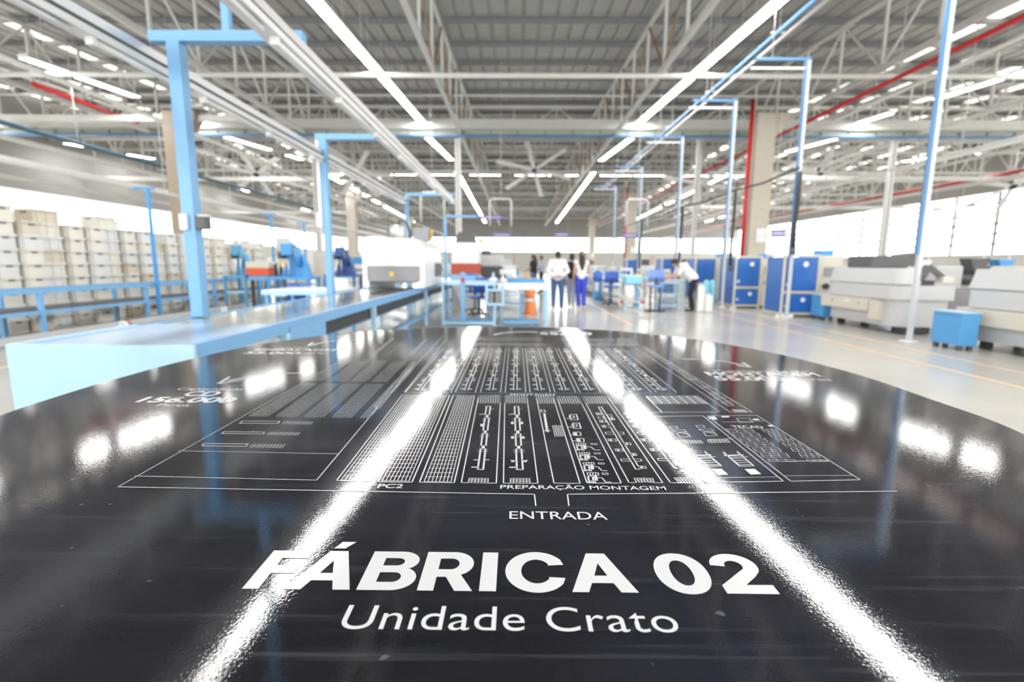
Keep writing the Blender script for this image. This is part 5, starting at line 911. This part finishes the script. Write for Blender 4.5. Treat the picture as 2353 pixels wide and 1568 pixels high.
for i in range(20):
    tw = i % 3 == 0
    y += .31 if tw else .21
    stack(-9.72 if tw else -9.62 - (0.10 if i % 3 == 1 else 0), y, [9, 9, 8, 9, 8, 8, 9, 8, 8, 7, 8, 8, 7, 8, 7, 8, 7, 7, 8, 7][i], '%s front stack behind the blue rails' % ORD[i], R(90) if tw else 0.0)
    y += .33 if tw else .23
for i in range(5):
    stack(-10.6, 8.6 + i*1.1, [9, 9, 9, 8, 9][i], '%s rear-row stack behind the blue rails' % ORD[i])
for i, (X, Y, n) in enumerate([(-10.6, 20.5, 8), (-9.9, 21.6, 9), (-10.4, 23.2, 8), (-9.6, 24.8, 7)]):
    stack(X, Y, n, '%s far stack beyond the presses' % ORD[i])

# ================================================================== RIGHT SIDE: MACHINES AND CABINETS
def round_rect(x0, x1, y0, y1, r, rl=None):
    """footprint, rounded corners; r at the two aisle-side (x0) corners"""
    pts = []
    for cx, cy, a0, rr in ((x1-.06, y1-.06, 0, .06), (x0+r, y1-r, 90, r), (x0+r, y0+r, 180, r), (x1-.06, y0+.06, 270, .06)):
        for i in range(7):
            a = R(a0 + 15*i); pts.append((cx + rr*math.cos(a), cy + rr*math.sin(a)))
    return pts
def tier(name, x0, x1, y0, y1, r, z0, z1, m, parent, inset=0.0):
    lo = round_rect(x0, x1, y0, y1, r); hi = round_rect(x0+inset, x1-inset, y0+inset, y1-inset, r)
    bm = bmesh.new(); o = off(parent)
    a = [bm.verts.new(Vector((x, y, z0))-o) for x, y in lo]; b = [bm.verts.new(Vector((x, y, z1))-o) for x, y in hi]
    bm.faces.new(a[::-1]); bm.faces.new(b)
    for i in range(len(a)): bm.faces.new((a[i], a[(i+1) % len(a)], b[(i+1) % len(a)], b[i]))
    me = mesh_of(name, bm, m)
    return link(bpy.data.objects.new(name, me), parent)
def carousel(x0, y0, y1, lab, group='grey carousel machines'):
    x1 = x0 + 1.12
    t = thing('carousel_machine', lab, 'machine', ((x0+x1)/2, (y0+y1)/2, 0), group)
    for fx in (x0+.25, x1-.3):
        for fy in (y0+.3, y1-.35): box('foot', (fx, fx+.12), (fy, fy+.12), (0, .14), M['dark'], t)
    tier('base', x0+.06, x1-.06, y0+.06, y1-.06, .28, .14, .66, M['lgrey'], t)
    tier('middle_band', x0, x1, y0, y1, .32, .675, .96, M['lgrey'], t)
    box('seam', (x0+.08, x1-.1), (y0+.2, y1-.2), (.66, .675), M['mgrey'], t)
    tier('upper_cover', x0+.02, x0+.46, y0+.02, y1-.02, .18, .985, 1.30, M['lgrey'], t, .05)
    box('seam', (x0+.04, x0+.44), (y0+.15, y1-.15), (.96, .985), M['mgrey'], t)
    d = box('drawer_unit', (x0-.07, x0+.2), (y0+.75, y1-.05), (.40, .66), M['beige'], t, .006)
    box('label_plate', (x0-.078, x0-.072), (y0+1.3, y0+1.5), (.55, .60), M['gloss'], d)
    for yy in (y0+1.0, y0+1.9): tube('knob', (x0-.09, yy, .56), (x0-.065, yy, .56), .02, M['mgrey'], d, 8)
    box('lower_door', (x0-.05, x0+.1), (y0+.45, y0+.72), (.24, .64), M['beige'], t, .006)
    box('cable_drum', (x0+.15, x0+.6), (y0-.05, y0+.2), (.02, .12), M['dark'], t)
    return t
carousel(7.46, 9.85, 12.25, 'light grey rounded carousel machine behind the nearest tall pole')
carousel(7.56, 5.45, 8.62, 'light grey rounded carousel machine cut off by the right picture edge')
t = thing('motor_cover', 'dark grey motor housing on top of the grey carousel machine', 'machine', (8.2, 10.9, 1.3))
box('support', (7.98, 8.45), (11.0, 11.6), (.962, 1.30), M['dgrey'], t)
box('housing', (7.60, 8.40), (10.9, 11.7), (1.302, 1.56), M['dgrey'], t, .03)
prism('hood', [(8.41, 1.34), (8.62, 1.34), (8.80, 1.64), (8.45, 1.60), (8.41, 1.56)], 11.0, 11.5, M['dgrey'], t)
t = thing('spray_arm', 'dark robot-like spray arm on the rear half of the grey carousel machine', 'machine', (8.25, 10.3, .96))
box('arm_base', (8.05, 8.33), (10.1, 10.5), (.962, 1.06), M['dark'], t)
bar('arm_link', (8.18, 10.3, 1.04), (8.33, 10.3, 1.34), .10, .12, M['dgrey'], t)
bar('arm_link', (8.33, 10.3, 1.34), (8.58, 10.2, 1.10), .08, .10, M['dgrey'], t)
box('arm_head', (8.50, 8.72), (10.1, 10.3), (1.02, 1.14), M['beige'], t)

def side_box(x0, x1, y0, y1, z1, lab):
    t = thing('tool_cabinet', lab, 'cabinet', ((x0+x1)/2, (y0+y1)/2, 0), 'blue low cabinets by the carousel machines')
    for x in (x0+.03, x1-.09):
        for y in (y0+.03, y1-.09): box('foot', (x, x+.06), (y, y+.06), (0, .08), M['dgrey'], t)
    box('body', (x0, x1), (y0, y1), (.08, z1), M['mid2'], t, .01)
    box('top_lip', (x0-.01, x1+.01), (y0-.01, y1+.01), (z1, z1+.02), M['pale'], t)
M['mid2'] = mat('sky_blue_enamel', (.10, .36, .72), .4, var=.05)
side_box(7.08, 7.36, 7.95, 8.52, .60, 'sky-blue low cabinet between the two grey carousel machines')
side_box(7.60, 7.90, 12.42, 12.95, .60, 'sky-blue low cabinet between the grey machine and the nearest blue cabinet')

def cabinet(x0, x1, y0, y1, zt, lab, near=True):
    t = thing('control_cabinet', lab, 'cabinet', ((x0+x1)/2, (y0+y1)/2, 0), 'cobalt blue cabinets in beige frames')
    zb = .10
    for x in (x0, x1-.05):
        for y in (y0, y1-.05):
            box('frame_post', (x, x+.05), (y, y+.05), (0, zt), M['beige'], t)
    for z in (zb-.04, zt-.05, .62):
        box('frame_rail', (x0+.05, x1-.05), (y0, y0+.04), (z, z+.05), M['beige'], t)
    box('frame_rail', (x0, x0+.04), (y0+.05, y1-.05), (zb-.04, zb+.01), M['beige'], t); box('frame_rail', (x0, x0+.04), (y0+.05, y1-.05), (zt-.05, zt), M['beige'], t)
    box('core', (x0+.045, x1-.045), (y0+.045, y1-.045), (zb, zt-.06), M['beige'], t)
    box('side_panel', (x0+.01, x0+.044), (y0+.06, y1-.06), (zb+.03, zt-.07), M['deep'], t)
    up = box('upper_door', (x0+.06, x1-.06), (y0+.008, y0+.044), (.69, zt-.07), M['deep'], t)
    lo = box('lower_door', (x0+.06, x1-.06), (y0+.008, y0+.044), (zb+.03, .60), M['deep'], t)
    if near:
        xm = (x0+x1)/2
        tube('round_label', (xm+.1, y0+.001, zt-.25), (xm+.1, y0+.0075, zt-.25), .07, M['gloss'], up, 16)
        tube('round_label', (xm+.1, y0+.001, .45), (xm+.1, y0+.0075, .45), .06, M['gloss'], lo, 16)
        box('latch', (x0+.09, x0+.15), (y0-.01, y0+.0075), (.80, .88), M['gloss'], up)
        box('latch', (x0+.09, x0+.15), (y0-.01, y0+.0075), (.25, .31), M['gloss'], lo)
    return t
cabinet(6.93, 7.86, 13.15, 14.10, 1.62, 'cobalt blue two-door cabinet in a beige frame nearest the camera')
cabinet(6.80, 7.62, 15.75, 17.0, 1.62, 'second cobalt blue two-door cabinet in a beige frame')
cabinet(6.55, 7.35, 18.6, 19.6, 1.62, 'third cobalt blue cabinet behind the bending worker', False)
cabinet(6.30, 7.10, 22.0, 23.0, 1.65, 'fourth cobalt blue cabinet left of the bending worker', False)
cabinet(6.00, 6.80, 27.6, 28.6, 1.65, 'fifth cobalt blue cabinet far behind the high work chair', False)
for x0, x1, y0, y1, zt, lab in [(7.95, 8.55, 13.3, 14.3, 1.60, 'tall beige machine body right of the nearest cobalt cabinet'), (7.68, 8.2, 15.9, 17.0, 1.55, 'tall beige machine body right of the second cobalt cabinet'), (7.42, 8.0, 18.7, 19.6, 1.6, 'tall beige machine body right of the third cobalt cabinet')]:
    t = thing('machine_body', lab, 'machine', ((x0+x1)/2, (y0+y1)/2, 0), 'beige machine bodies beside the cobalt cabinets')
    box('housing', (x0, x1), (y0, y1), (.05, zt), M['beige'], t, .03)
    box('plinth', (x0+.03, x1-.03), (y0+.03, y1-.03), (0, .05), M['dark'], t)
    box('control_panel', (x0+.1, x0+.35), (y0-.02, y0-.001), (1.05, 1.3), M['mgrey'], t)
    tube('dial', (x0+.18, y0-.06, .80), (x0+.18, y0, .80), .08, M['dark'], t, 14)
    box('motor', (x0+.12, x0+.45), (y0+.2, y0+.6), (zt, zt+.14), M['mid'], t, .02)
for k, (X, Y) in enumerate([(6.15, 16.3), (6.38, 16.4)]):
    t = thing('gas_bottle', 'pale cyan upright cylinder beside the second cobalt cabinet, %s one' % ('left' if k == 0 else 'right'), 'cylinder', (X, Y, 0), 'cyan cylinders')
    lathe('body', [(.10, 0), (.115, .03), (.115, .74), (.06, .84), (.03, .86)], M['cyan'], t, (X, Y, 0), 18)
    tube('valve', (X, Y, .86), (X, Y, .92), .02, M['dgrey'], t, 8)
for X, Y, h, lab in [(5.34, 14.62, .80, 'taller white canister behind the bending worker'), (5.54, 14.50, .52, 'shorter white canister behind the bending worker')]:
    t = thing('canister', lab, 'canister', (X, Y, 0), 'white canisters on the floor')
    box('body', (X-.10, X+.10), (Y-.12, Y+.12), (0, h-.05), M['gloss'], t, .025)
    tube('neck', (X, Y, h-.05), (X, Y, h), .05, M['gloss'], t, 12)

# ------------------------------------------------------------------ right-hand benches
def bench(X, Y, lab, w=1.2, d=.8, z=.78, m=None, mach=True, mm=None):
    m = m or M['blue']
    t = thing('work_bench', lab, 'bench', (X, Y, 0), 'work benches along the aisle')
    box('bench_top', (X-w/2, X+w/2), (Y-d/2, Y+d/2), (z, z+.05), M['pale'], t)
    for sx in (-1, 1):
        for sy in (-1, 1): box('leg', (X+sx*(w/2-.04)-.025, X+sx*(w/2-.04)+.025), (Y+sy*(d/2-.04)-.025, Y+sy*(d/2-.04)+.025), (0, z), m, t)
    box('foot_rail', (X-w/2+.06, X+w/2-.06), (Y-.03, Y+.03), (.18, .22), m, t)
    if mach:
        hd = box('machine_head', (X-.28, X+.20), (Y-.09, Y+.09), (z+.26, z+.40), mm or M['gloss'], t, .03)
        box('machine_arm', (X+.10, X+.22), (Y-.08, Y+.08), (z+.05, z+.26), mm or M['gloss'], t)
        box('machine_bed', (X-.30, X+.24), (Y-.1, Y+.1), (z+.05, z+.09), mm or M['lgrey'], t)
        tube('hand_wheel', (X+.22, Y, z+.30), (X+.26, Y, z+.30), .08, M['dgrey'], t, 14)
t = thing('pedestal_machine', 'pale blue pedestal machine with a white cylinder and red buttons right of the aisle', 'machine', (3.35, 14.7, 0))
box('head', (3.15, 3.62), (14.5, 15.0), (.78, 1.02), M['cyan'], t, .04)
lathe('white_cylinder', [(.15, .22), (.15, .78)], M['gloss'], t, (3.32, 14.7, 0), 18)
box('blue_spine', (3.48, 3.60), (14.7, 14.9), (.10, .80), M['blue'], t)
for x in (3.16, 3.56): box('leg', (x, x+.05), (14.55, 14.6), (0, .25), M['pale'], t)
lathe('float', [(.02, .10), (.11, .14), (.12, .2), (.10, .22)], M['gloss'], t, (3.32, 14.7, 0), 16)
box('base_plate', (3.14, 3.64), (14.5, 14.95), (0, .03), M['steel'], t)
for x in (3.06, 3.66): tube('red_button', (x, 14.53, .27), (x, 14.59, .27), .045, M['red'], t, 12)
box('button_bar', (3.02, 3.70), (14.59, 14.63), (.25, .29), M['steel'], t)
box('yellow_cap', (3.46, 3.62), (14.6, 14.8), (1.02, 1.08), M['yellow'], t)
path('white_tube', [(3.48, 14.6, .75), (3.62, 14.55, .6), (3.62, 14.55, .42), (3.5, 14.6, .35)], .018, M['gloss'], t)
t = thing('wire_trolley', 'pale blue wire-sided trolley beside the bending worker', 'trolley', (4.6, 15.2, 0))
for x in (4.30, 4.92):
    for y in (15.0, 15.45): box('post', (x, x+.04), (y, y+.04), (0.02, .82), M['pale'], t)
for i in range(9): tube('wire', (4.36+.07*i, 15.02, .14), (4.36+.07*i, 15.02, .78), .008, M['pale'], t, 6)
for z in (.12, .45, .78): box('rail', (4.34, 4.92), (15.0, 15.03), (z, z+.035), M['pale'], t)
box('shelf', (4.34, 4.92), (15.04, 15.45), (.12, .14), M['blue'], t); box('shelf', (4.34, 4.92), (15.04, 15.45), (.80, .82), M['white'], t)
t = thing('parts_carton', 'pale pinkish carton on the wire trolley by the worker', 'carton', (4.6, 15.2, .82))
box('carton_body', (4.34, 4.62), (15.10, 15.42), (.822, 1.14), mat('pale_pink_board', (.74, .63, .56), .8), t)
box('flap', (4.34, 4.62), (15.07, 15.10), (1.10, 1.14), mat('pale_pink_board', (.74, .63, .56), .8), t)
t = thing('assembly_line', 'long low assembly line frame with pale blue edges right of the aisle', 'conveyor', (3.5, 27, 0))
box('line_top', (3.35, 3.95), (17.2, 48), (.74, .80), M['lgrey'], t); box('line_edge', (3.28, 3.35), (17.2, 48), (.70, .80), M['blue'], t)
for y in range(18, 48, 3): box('leg', (3.30, 3.36), (y, y+.06), (0, .70), M['blue'], t); box('leg', (3.90, 3.95), (y, y+.06), (0, .74), M['blue'], t)
box('floor_rail', (3.30, 3.95), (17.2, 48), (.16, .20), M['steel'], t)
t = thing('blue_stand', 'small blue machine stand with a rounded head beside the long assembly line', 'machine', (3.05, 19.0, 0))
box('stand_body', (2.92, 3.22), (18.9, 19.2), (.0, .72), M['mid2'], t); box('white_panel', (2.95, 3.10), (18.885, 18.899), (.35, .68), M['gloss'], t)
lathe('head', [(.17, .72), (.19, .80), (.17, 1.02), (.06, 1.12)], M['royal'], t, (3.07, 19.05, 0), 16)

bl = [(-2.0, 18.6), (-.2, 14.6), (-.2, 18.4), (-.2, 20.6), (-.2, 23), (-2.1, 21), (-2.1, 24), (-4.2, 17.5), (-4.2, 20), (-4.2, 23), (-.2, 26), (-2.1, 28), (-.2, 29.5), (-4.2, 27), (-6.4, 18.5), (-6.4, 22), (-6.4, 26)]
for i, (X, Y) in enumerate(sorted(bl, key=lambda p: p[1])):
    bench(X, Y, 'blue-legged work bench left of the aisle, %s counted from the camera' % ORD[i], mm=[M['gloss'], M['mid'], M['lgrey']][i % 3])
brr = [(5.2, 17.8), (5.2, 20.5), (5.2, 23.5), (5.2, 27), (5.2, 31), (7.6, 24), (7.6, 28), (7.6, 32), (9.4, 17.5), (9.4, 29)]
for i, (X, Y) in enumerate(sorted(brr, key=lambda p: p[1])):
    bench(X, Y, 'grey-legged work bench right of the aisle, %s counted from the camera' % ORD[i], m=M['steel'], mm=[M['gloss'], M['beige'], M['lgrey']][i % 3])
far_rows = [(X, Y) for X in (-8.6, -6.2, -3.8, -1.4) for Y in (31.5, 34.5, 37.5, 40.5, 43.5)] + [(X, Y) for X in (5.6, 8.0) for Y in (35.5, 38.5, 41.5, 44.5)]
for i, (X, Y) in enumerate(sorted(far_rows, key=lambda p: (p[1], p[0]))):
    side = 'left' if X < 0 else 'right'
    bench(X, Y, 'far work bench in the distance, %s of the aisle, %s counted from the camera' % (side, ORD[i]), mm=[M['gloss'], M['gloss'], M['lgrey'], M['beige']][i % 4])
    t = thing('white_bin', 'white parts bin on the far bench %s of the aisle, %s counted from the camera' % (side, ORD[i]), 'bin', (X+.4, Y, .83), 'white bins on far benches')
    box('bin_body', (X+.28, X+.56), (Y-.3, Y+.3), (.831, 1.02 + .12*(i % 3)), [M['gloss'], M['beige'], M['white']][i % 3], t)
    box('bin_lip', (X+.26, X+.58), (Y-.32, Y-.301), (.98, 1.02), M['white'], t)
# far rows: pale machine hulls that close the view below the end windows
far = [(-11, 36), (-7.5, 47), (-3.5, 49), (-.9, 47), (6.5, 48), (10.8, 43), (13, 38), (17, 42), (-15, 34), (-19, 40), (-12, 46), (-6, 50), (7.5, 52), (12, 50), (19, 33), (23, 37), (28, 41), (-20, 30), (-17, 26), (-22, 34)]
for i, (X, Y) in enumerate(sorted(far, key=lambda p: p[1])):
    t = thing('far_machine', 'boxy machine with a striped front far down the hall, %s counted from the camera' % ORD[i], 'machine', (X, Y, 0), 'far machines')
    box('cabinet', (X-.9, X+.9), (Y-.6, Y+.6), (0, 1.25), [M['lgrey'], M['beige'], M['white']][i % 3], t, .04)
    box('head', (X-.55, X+.4), (Y-.4, Y+.4), (1.25, 1.75), [M['white'], M['mid'], M['lgrey'], M['dgrey']][i % 4], t, .06)
    box('stripe', (X-.88, X+.88), (Y-.615, Y-.601), (.75, .95), [M['mid'], M['blue'], M['mgrey']][i % 3], t)
    tube('stack_light', (X+.7, Y, 1.25), (X+.7, Y, 2.1), .03, [M['steel'], M['yellow'], M['red']][i % 3], t, 8)
# machines filling the right background
rb = [(11.4, 10.8), (11.8, 13.6), (11.2, 16.4), (12.6, 19.4), (14.5, 12.2), (14.8, 16.0), (15.5, 20.0), (18.0, 14.5), (18.5, 18.5), (21.5, 17.0), (22, 22), (25.5, 20)]
for i, (X, Y) in enumerate(sorted(rb, key=lambda p: p[1])):
    t = thing('injection_machine', 'moulding machine in the right background, %s counted from the camera' % ORD[i], 'machine', (X, Y, 0), 'machines in the right background')
    box('bed', (X-1.0, X+1.0), (Y-.5, Y+.5), (0, .75), [M['lgrey'], M['beige'], M['mgrey']][i % 3], t, .03)
    box('clamp', (X-.95, X-.25), (Y-.45, Y+.45), (.75, 1.35), [M['beige'], M['dgrey'], M['lgrey']][i % 3], t, .04)
    tube('barrel', (X-.25, Y, 1.02), (X+.85, Y, 1.02), .13, M['dgrey'], t, 14)
    prism('hopper', [(X+.30, 1.15), (X+.50, 1.15), (X+.66, 1.55), (X+.14, 1.55)], Y-.18, Y+.18, [M['gloss'], M['mid'], M['dgrey']][i % 3], t)
    box('blue_panel', (X+.35, X+.95), (Y-.515, Y-.501), (.15, .6), M['deep'], t)
    tube('beacon_pole', (X+.9, Y+.3, .75), (X+.9, Y+.3, 1.8), .025, M['steel'], t, 8)

# ================================================================== PEOPLE
class Clay:
    """collects overlapping closed lumps; a voxel remesh fuses them into one skin"""
    def __init__(self): self.v = []; self.f = []
    def add(self, rings):
        n = len(rings[0]); b = len(self.v)
        for r in rings: self.v += r
        for i in range(len(rings)-1):
            for k in range(n): self.f.append((b+i*n+k, b+i*n+(k+1) % n, b+(i+1)*n+(k+1) % n, b+(i+1)*n+k))
        self.f.append(tuple(b+k for k in range(n))[::-1]); e = b+(len(rings)-1)*n; self.f.append(tuple(e+k for k in range(n)))
NS = 14
CIRC = [(math.cos(2*math.pi*k/NS), math.sin(2*math.pi*k/NS)) for k in range(NS)]
def cap(bm, p0, p1, r0, r1):
    p0 = Vector(p0); p1 = Vector(p1); d = p1 - p0
    d = d.normalized() if d.length > 1e-6 else Vector((0, 0, 1))
    u = d.cross(Vector((0, 0, 1)) if abs(d.z) < .9 else Vector((1, 0, 0))).normalized(); w = d.cross(u)
    rings = []
    for c, r, sg in ((p0, r0, -1), (p1, r1, 1)):
        angs = (85, 60, 35, 12, 0) if sg < 0 else (0, 12, 35, 60, 85)
        for a in angs:
            q = c + d*(sg*r*math.sin(R(a))); rr = r*math.cos(R(a))
            rings.append([tuple(q + (u*x + w*y)*rr) for x, y in CIRC])
    bm.add(rings)
def ell(bm, c, r, rot=(0, 0, 0)):
    mt = Euler(rot).to_matrix(); c = Vector(c); rings = []
    for a in (-86, -66, -44, -22, 0, 22, 44, 66, 86):
        ca, sa = math.cos(R(a)), math.sin(R(a))
        rings.append([tuple(c + mt @ Vector((r[0]*ca*x, r[1]*ca*y, r[2]*sa))) for x, y in CIRC])
    bm.add(rings)
def organic(name, bm, m, parent, voxel=.014, smooth=5):
    me = bpy.data.meshes.new(name); me.from_pydata(bm.v, [], bm.f); me.materials.append(m)
    o = bpy.data.objects.new(name, me); COL.objects.link(o)
    md = o.modifiers.new('r', 'REMESH'); md.mode = 'VOXEL'; md.voxel_size = voxel; md.use_smooth_shade = True
    ms = o.modifiers.new('s', 'SMOOTH'); ms.iterations = smooth; ms.factor = .5
    for p in me.polygons: p.use_smooth = True
    o.parent = parent
    return o
def hand(bm, w, d, side):
    """palm and five curled fingers from wrist w along direction d"""
    w = Vector(w); d = Vector(d).normalized(); s = d.cross(Vector((0, 0, 1)))
    if s.length < .2: s = d.cross(Vector((0, 1, 0)))
    s.normalize(); n = s.cross(d).normalized()
    cap(bm, w, w + d*.08, .030, .034)
    cap(bm, w + d*.05 + s*.018, w + d*.085 + s*.02, .026, .024); cap(bm, w + d*.05 - s*.018, w + d*.085 - s*.02, .026, .024)
    for i, ln in enumerate((.062, .075, .080, .068)):
        b = w + d*.085 + s*(.033 - .022*i)*1.0
        k = b + d*ln*.55; e = k + (d*.7 - n*.6).normalized()*ln*.5
        cap(bm, b, k, .0105, .0095); cap(bm, k, e, .0095, .008)
    b = w + d*.03 + s*.038*side; k = b + (d*.6 + s*side*.7).normalized()*.045; e = k + d*.035
    cap(bm, b, k, .013, .011); cap(bm, k, e, .011, .009)
def person(label, loc, rz, J, body_m, shirt_m, pants_m, shoe_m, hair, sleeve, build=1.0, pants_w=1.0, rough=False, extra=None):
    """J: joints in local metres, facing +Y"""
    t = thing('person', label, 'person', (0, 0, 0))
    V = {k: Vector(v) for k, v in J.items()}
    b = build; vx = .022 if rough else .011
    # continuous body
    bm = Clay()
    hd = V['head']; up = (hd - V['neck']).normalized(); fw = V.get('face', Vector((0, 1, 0)))
    ell(bm, hd + up*.02, (.076, .092, .112), (V.get('htilt', Vector((0, 0, 0)))[0], V.get('htilt', Vector((0, 0, 0)))[1], 0))
    ell(bm, hd + fw*.035 - up*.05, (.055, .062, .065)); ell(bm, hd + fw*.10 - up*.02, (.013, .022, .02))
    side = fw.cross(up)
    for s in (-1, 1):
        ell(bm, hd + side*s*.078 - up*.01, (.014, .022, .032)); ell(bm, hd + fw*.083 + side*s*.032 + up*.005, (.014, .012, .009))
    ell(bm, hd + fw*.092 - up*.065, (.024, .012, .009))
    cap(bm, V['neck'] - up*.04, hd - up*.06, .055*b, .05*b)
    ell(bm, V['chest'], (.165*b, .105*b, .19)); cap(bm, V['chest'], V['pelvis'], .125*b, .125*b); ell(bm, V['pelvis'], (.165*b, .115*b, .12))
    cap(bm, V['sL'], V['sR'], .065*b, .065*b); cap(bm, V['neck'] - up*.03, V['chest'], .07, .1)
    for S, sd in (('L', -1), ('R', 1)):
        cap(bm, V['s'+S], V['e'+S], .050*b, .042*b); cap(bm, V['e'+S], V['w'+S], .041*b, .029*b)
        hand(bm, V['w'+S], V.get('hd'+S, V['w'+S] - V['e'+S]), sd)
        cap(bm, V['h'+S], V['k'+S], .085*b, .058*b); cap(bm, V['k'+S], V['a'+S], .056*b, .037*b)
        cap(bm, V['a'+S], V['t'+S], .038, .03)
    organic('body', bm, body_m, t, vx)
    # shirt
    bm = Clay()
    ell(bm, V['chest'], (.185*b, .130*b, .215)); cap(bm, V['chest'], V['pelvis'] + (V['chest']-V['pelvis'])*.12, .150*b, .155*b)
    cap(bm, V['sL'], V['sR'], .082*b, .082*b); cap(bm, V['neck'] - up*.05, V['chest'], .075, .12)
    if build >= 1: ell(bm, V['pelvis'] + (V['chest']-V['pelvis'])*.08, (.19*b, .145*b, .13))
    for S in 'LR':
        if sleeve > 0:
            a, e, w = V['s'+S], V['e'+S], V['w'+S]
            if sleeve <= 1: cap(bm, a, a.lerp(e, sleeve), .066*b, .062*b)
            else: cap(bm, a, e, .068*b, .056*b); cap(bm, e, e.lerp(w, sleeve-1), .055*b, .043*b)
    organic('shirt', bm, shirt_m, t, vx, 4)
    # trousers
    bm = Clay()
    ell(bm, V['pelvis'], (.178*b, .130*b, .125)); 
    for S in 'LR':
        cap(bm, V['h'+S], V['k'+S], .098*b*pants_w, .074*b*pants_w); cap(bm, V['k'+S], V['k'+S].lerp(V['a'+S], .93), .073*b*pants_w, .058*b*pants_w)
    cap(bm, V['hL'], V['hR'], .10*b, .10*b)
    organic('trousers', bm, pants_m, t, vx, 4)
    for S in 'LR':
        bm = Clay(); a, q = V['a'+S], V['t'+S]
        cap(bm, a - Vector((0, 0, .035)), q - Vector((0, 0, .0)), .044, .036); cap(bm, a, a - Vector((0, 0, .04)), .047, .046)
        organic('shoe', bm, shoe_m, t, vx, 3)
    bm = Clay()
    ell(bm, hd + up*.042 - fw*.018, (.088, .098, .098)); ell(bm, hd - fw*.040 + up*.005, (.084, .075, .105))
    if hair == 'long':
        cap(bm, hd - fw*.06, hd - fw*.10 - Vector((0, 0, .22)), .085, .10); cap(bm, hd - fw*.10 - Vector((0, 0, .22)), hd - fw*.13 - Vector((0, 0, .40)), .10, .05)
    if hair == 'tail':
        cap(bm, hd - fw*.09 + up*.03, hd - fw*.15 - up*.12, .045, .05); cap(bm, hd - fw*.15 - up*.12, hd - fw*.14 - up*.30, .05, .03)
    # keep the face free
    organic('hair', bm, M['hair'], t, vx*1.2, 3)
    if extra: extra(t, V)
    t.location = loc; t.rotation_euler = (0, 0, rz)
    return t
man = dict(head=(0, .02, 1.60), neck=(0, 0, 1.47), chest=(0, 0, 1.25), pelvis=(0, 0, .95), sL=(-.18, 0, 1.40), sR=(.18, 0, 1.40),
           eL=(-.30, -.07, 1.14), eR=(.30, -.07, 1.14), wL=(-.10, -.20, .99), wR=(.10, -.21, 1.00), hdL=(1, -.05, -.1), hdR=(-1, -.05, -.15),
           hL=(-.10, 0, .90), hR=(.10, 0, .90), kL=(-.11, .03, .50), kR=(.12, -.02, .49), aL=(-.11, -.06, .10), aR=(.13, .04, .08), tL=(-.12, .07, .035), tR=(.14, .18, .035))
person('man in a white shirt and blue jeans walking away with hands clasped behind his back', (1.22, 14.87, 0), R(-2), man, M['skin'], M['shirt'], M['jeans'], M['shoe'], 'short', 1.9, 1.08)
wom = dict(head=(0, .02, 1.60), neck=(0, 0, 1.47), chest=(0, 0, 1.26), pelvis=(0, 0, .97), sL=(-.155, 0, 1.39), sR=(.155, 0, 1.39),
           eL=(-.22, -.03, 1.12), eR=(.24, -.05, 1.12), wL=(-.22, .06, .90), wR=(.29, -.05, .88),
           hL=(-.09, 0, .93), hR=(.09, 0, .93), kL=(-.08, .06, .52), kR=(.08, -.02, .50), aL=(-.06, .02, .12), aR=(.07, -.14, .13), tL=(-.06, .15, .05), tR=(.08, -.02, .04))
def scrunchie(t, V):
    bm = Clay(); ell(bm, V['head'] + Vector((0, -.115, .03)), (.035, .03, .035)); organic('hair_tie', bm, M['yellow'], t, .011, 2)
person('woman in a sleeveless white top and royal blue trousers walking away down the aisle', (1.92, 14.9, 0), R(3), wom, M['skin'], M['shirt'], M['trousers'], M['shoe'], 'long', 0.12, .93, 1.15, extra=scrunchie)
third = {k: (v[0]*.95, v[1], v[2]*.97) for k, v in wom.items() if not k.startswith('hd')}
person('dark-haired person in black mostly hidden between the walking man and woman', (1.72, 15.7, 0), R(-10), third, M['skin2'], M['navy'], M['greysh'], M['shoe'], 'short', .5, .92)
wk = dict(head=(0, .48, 1.40), neck=(0, .36, 1.35), chest=(0, .20, 1.20), pelvis=(0, -.08, .93), sL=(-.18, .30, 1.28), sR=(.18, .30, 1.28),
          eL=(-.20, .42, 1.02), eR=(.22, .46, 1.04), wL=(-.12, .66, .98), wR=(.14, .70, .98), face=(0, .85, -.45),
          hL=(-.09, -.06, .90), hR=(.09, -.06, .90), kL=(-.10, .02, .48), kR=(.12, -.04, .48), aL=(-.10, -.02, .08), aR=(.13, -.12, .08), tL=(-.10, .12, .035), tR=(.14, .02, .035))
person('worker in a white T-shirt and black trousers bending over the trolley', (5.10, 14.72, 0), R(84), wk, M['skin'], M['shirt'], M['navy'], M['bshoe'], 'short', .75, 1.0)
st = {k: v for k, v in man.items() if not k.startswith('hd')}
st.update(eL=(-.24, .05, 1.14), eR=(.24, .05, 1.14), wL=(-.18, .27, 1.05), wR=(.18, .27, 1.05))
person('far worker with long black hair standing at a bench left of the aisle', (.72, 20.9, 0), R(60), st, M['skin2'], M['navy'], M['jeans'], M['bshoe'], 'long', .5, .95, rough=True)
person('far worker in grey-blue workwear left of the aisle behind the dark machine', (-1.05, 19.6, 0), R(-80), st, M['skin'], M['greysh'], M['jeans'], M['bshoe'], 'short', .5, 1.0, rough=True)
person('far worker in a blue shirt next to the long-haired worker', (1.15, 23.2, 0), R(90), st, M['skin2'], M['greysh'], M['navy'], M['bshoe'], 'short', .6, .95, rough=True)
person('far worker in a white shirt at the left benches', (-.85, 25.5, 0), R(-60), st, M['skin'], M['shirt'], M['greysh'], M['bshoe'], 'short', .8, .95, rough=True)
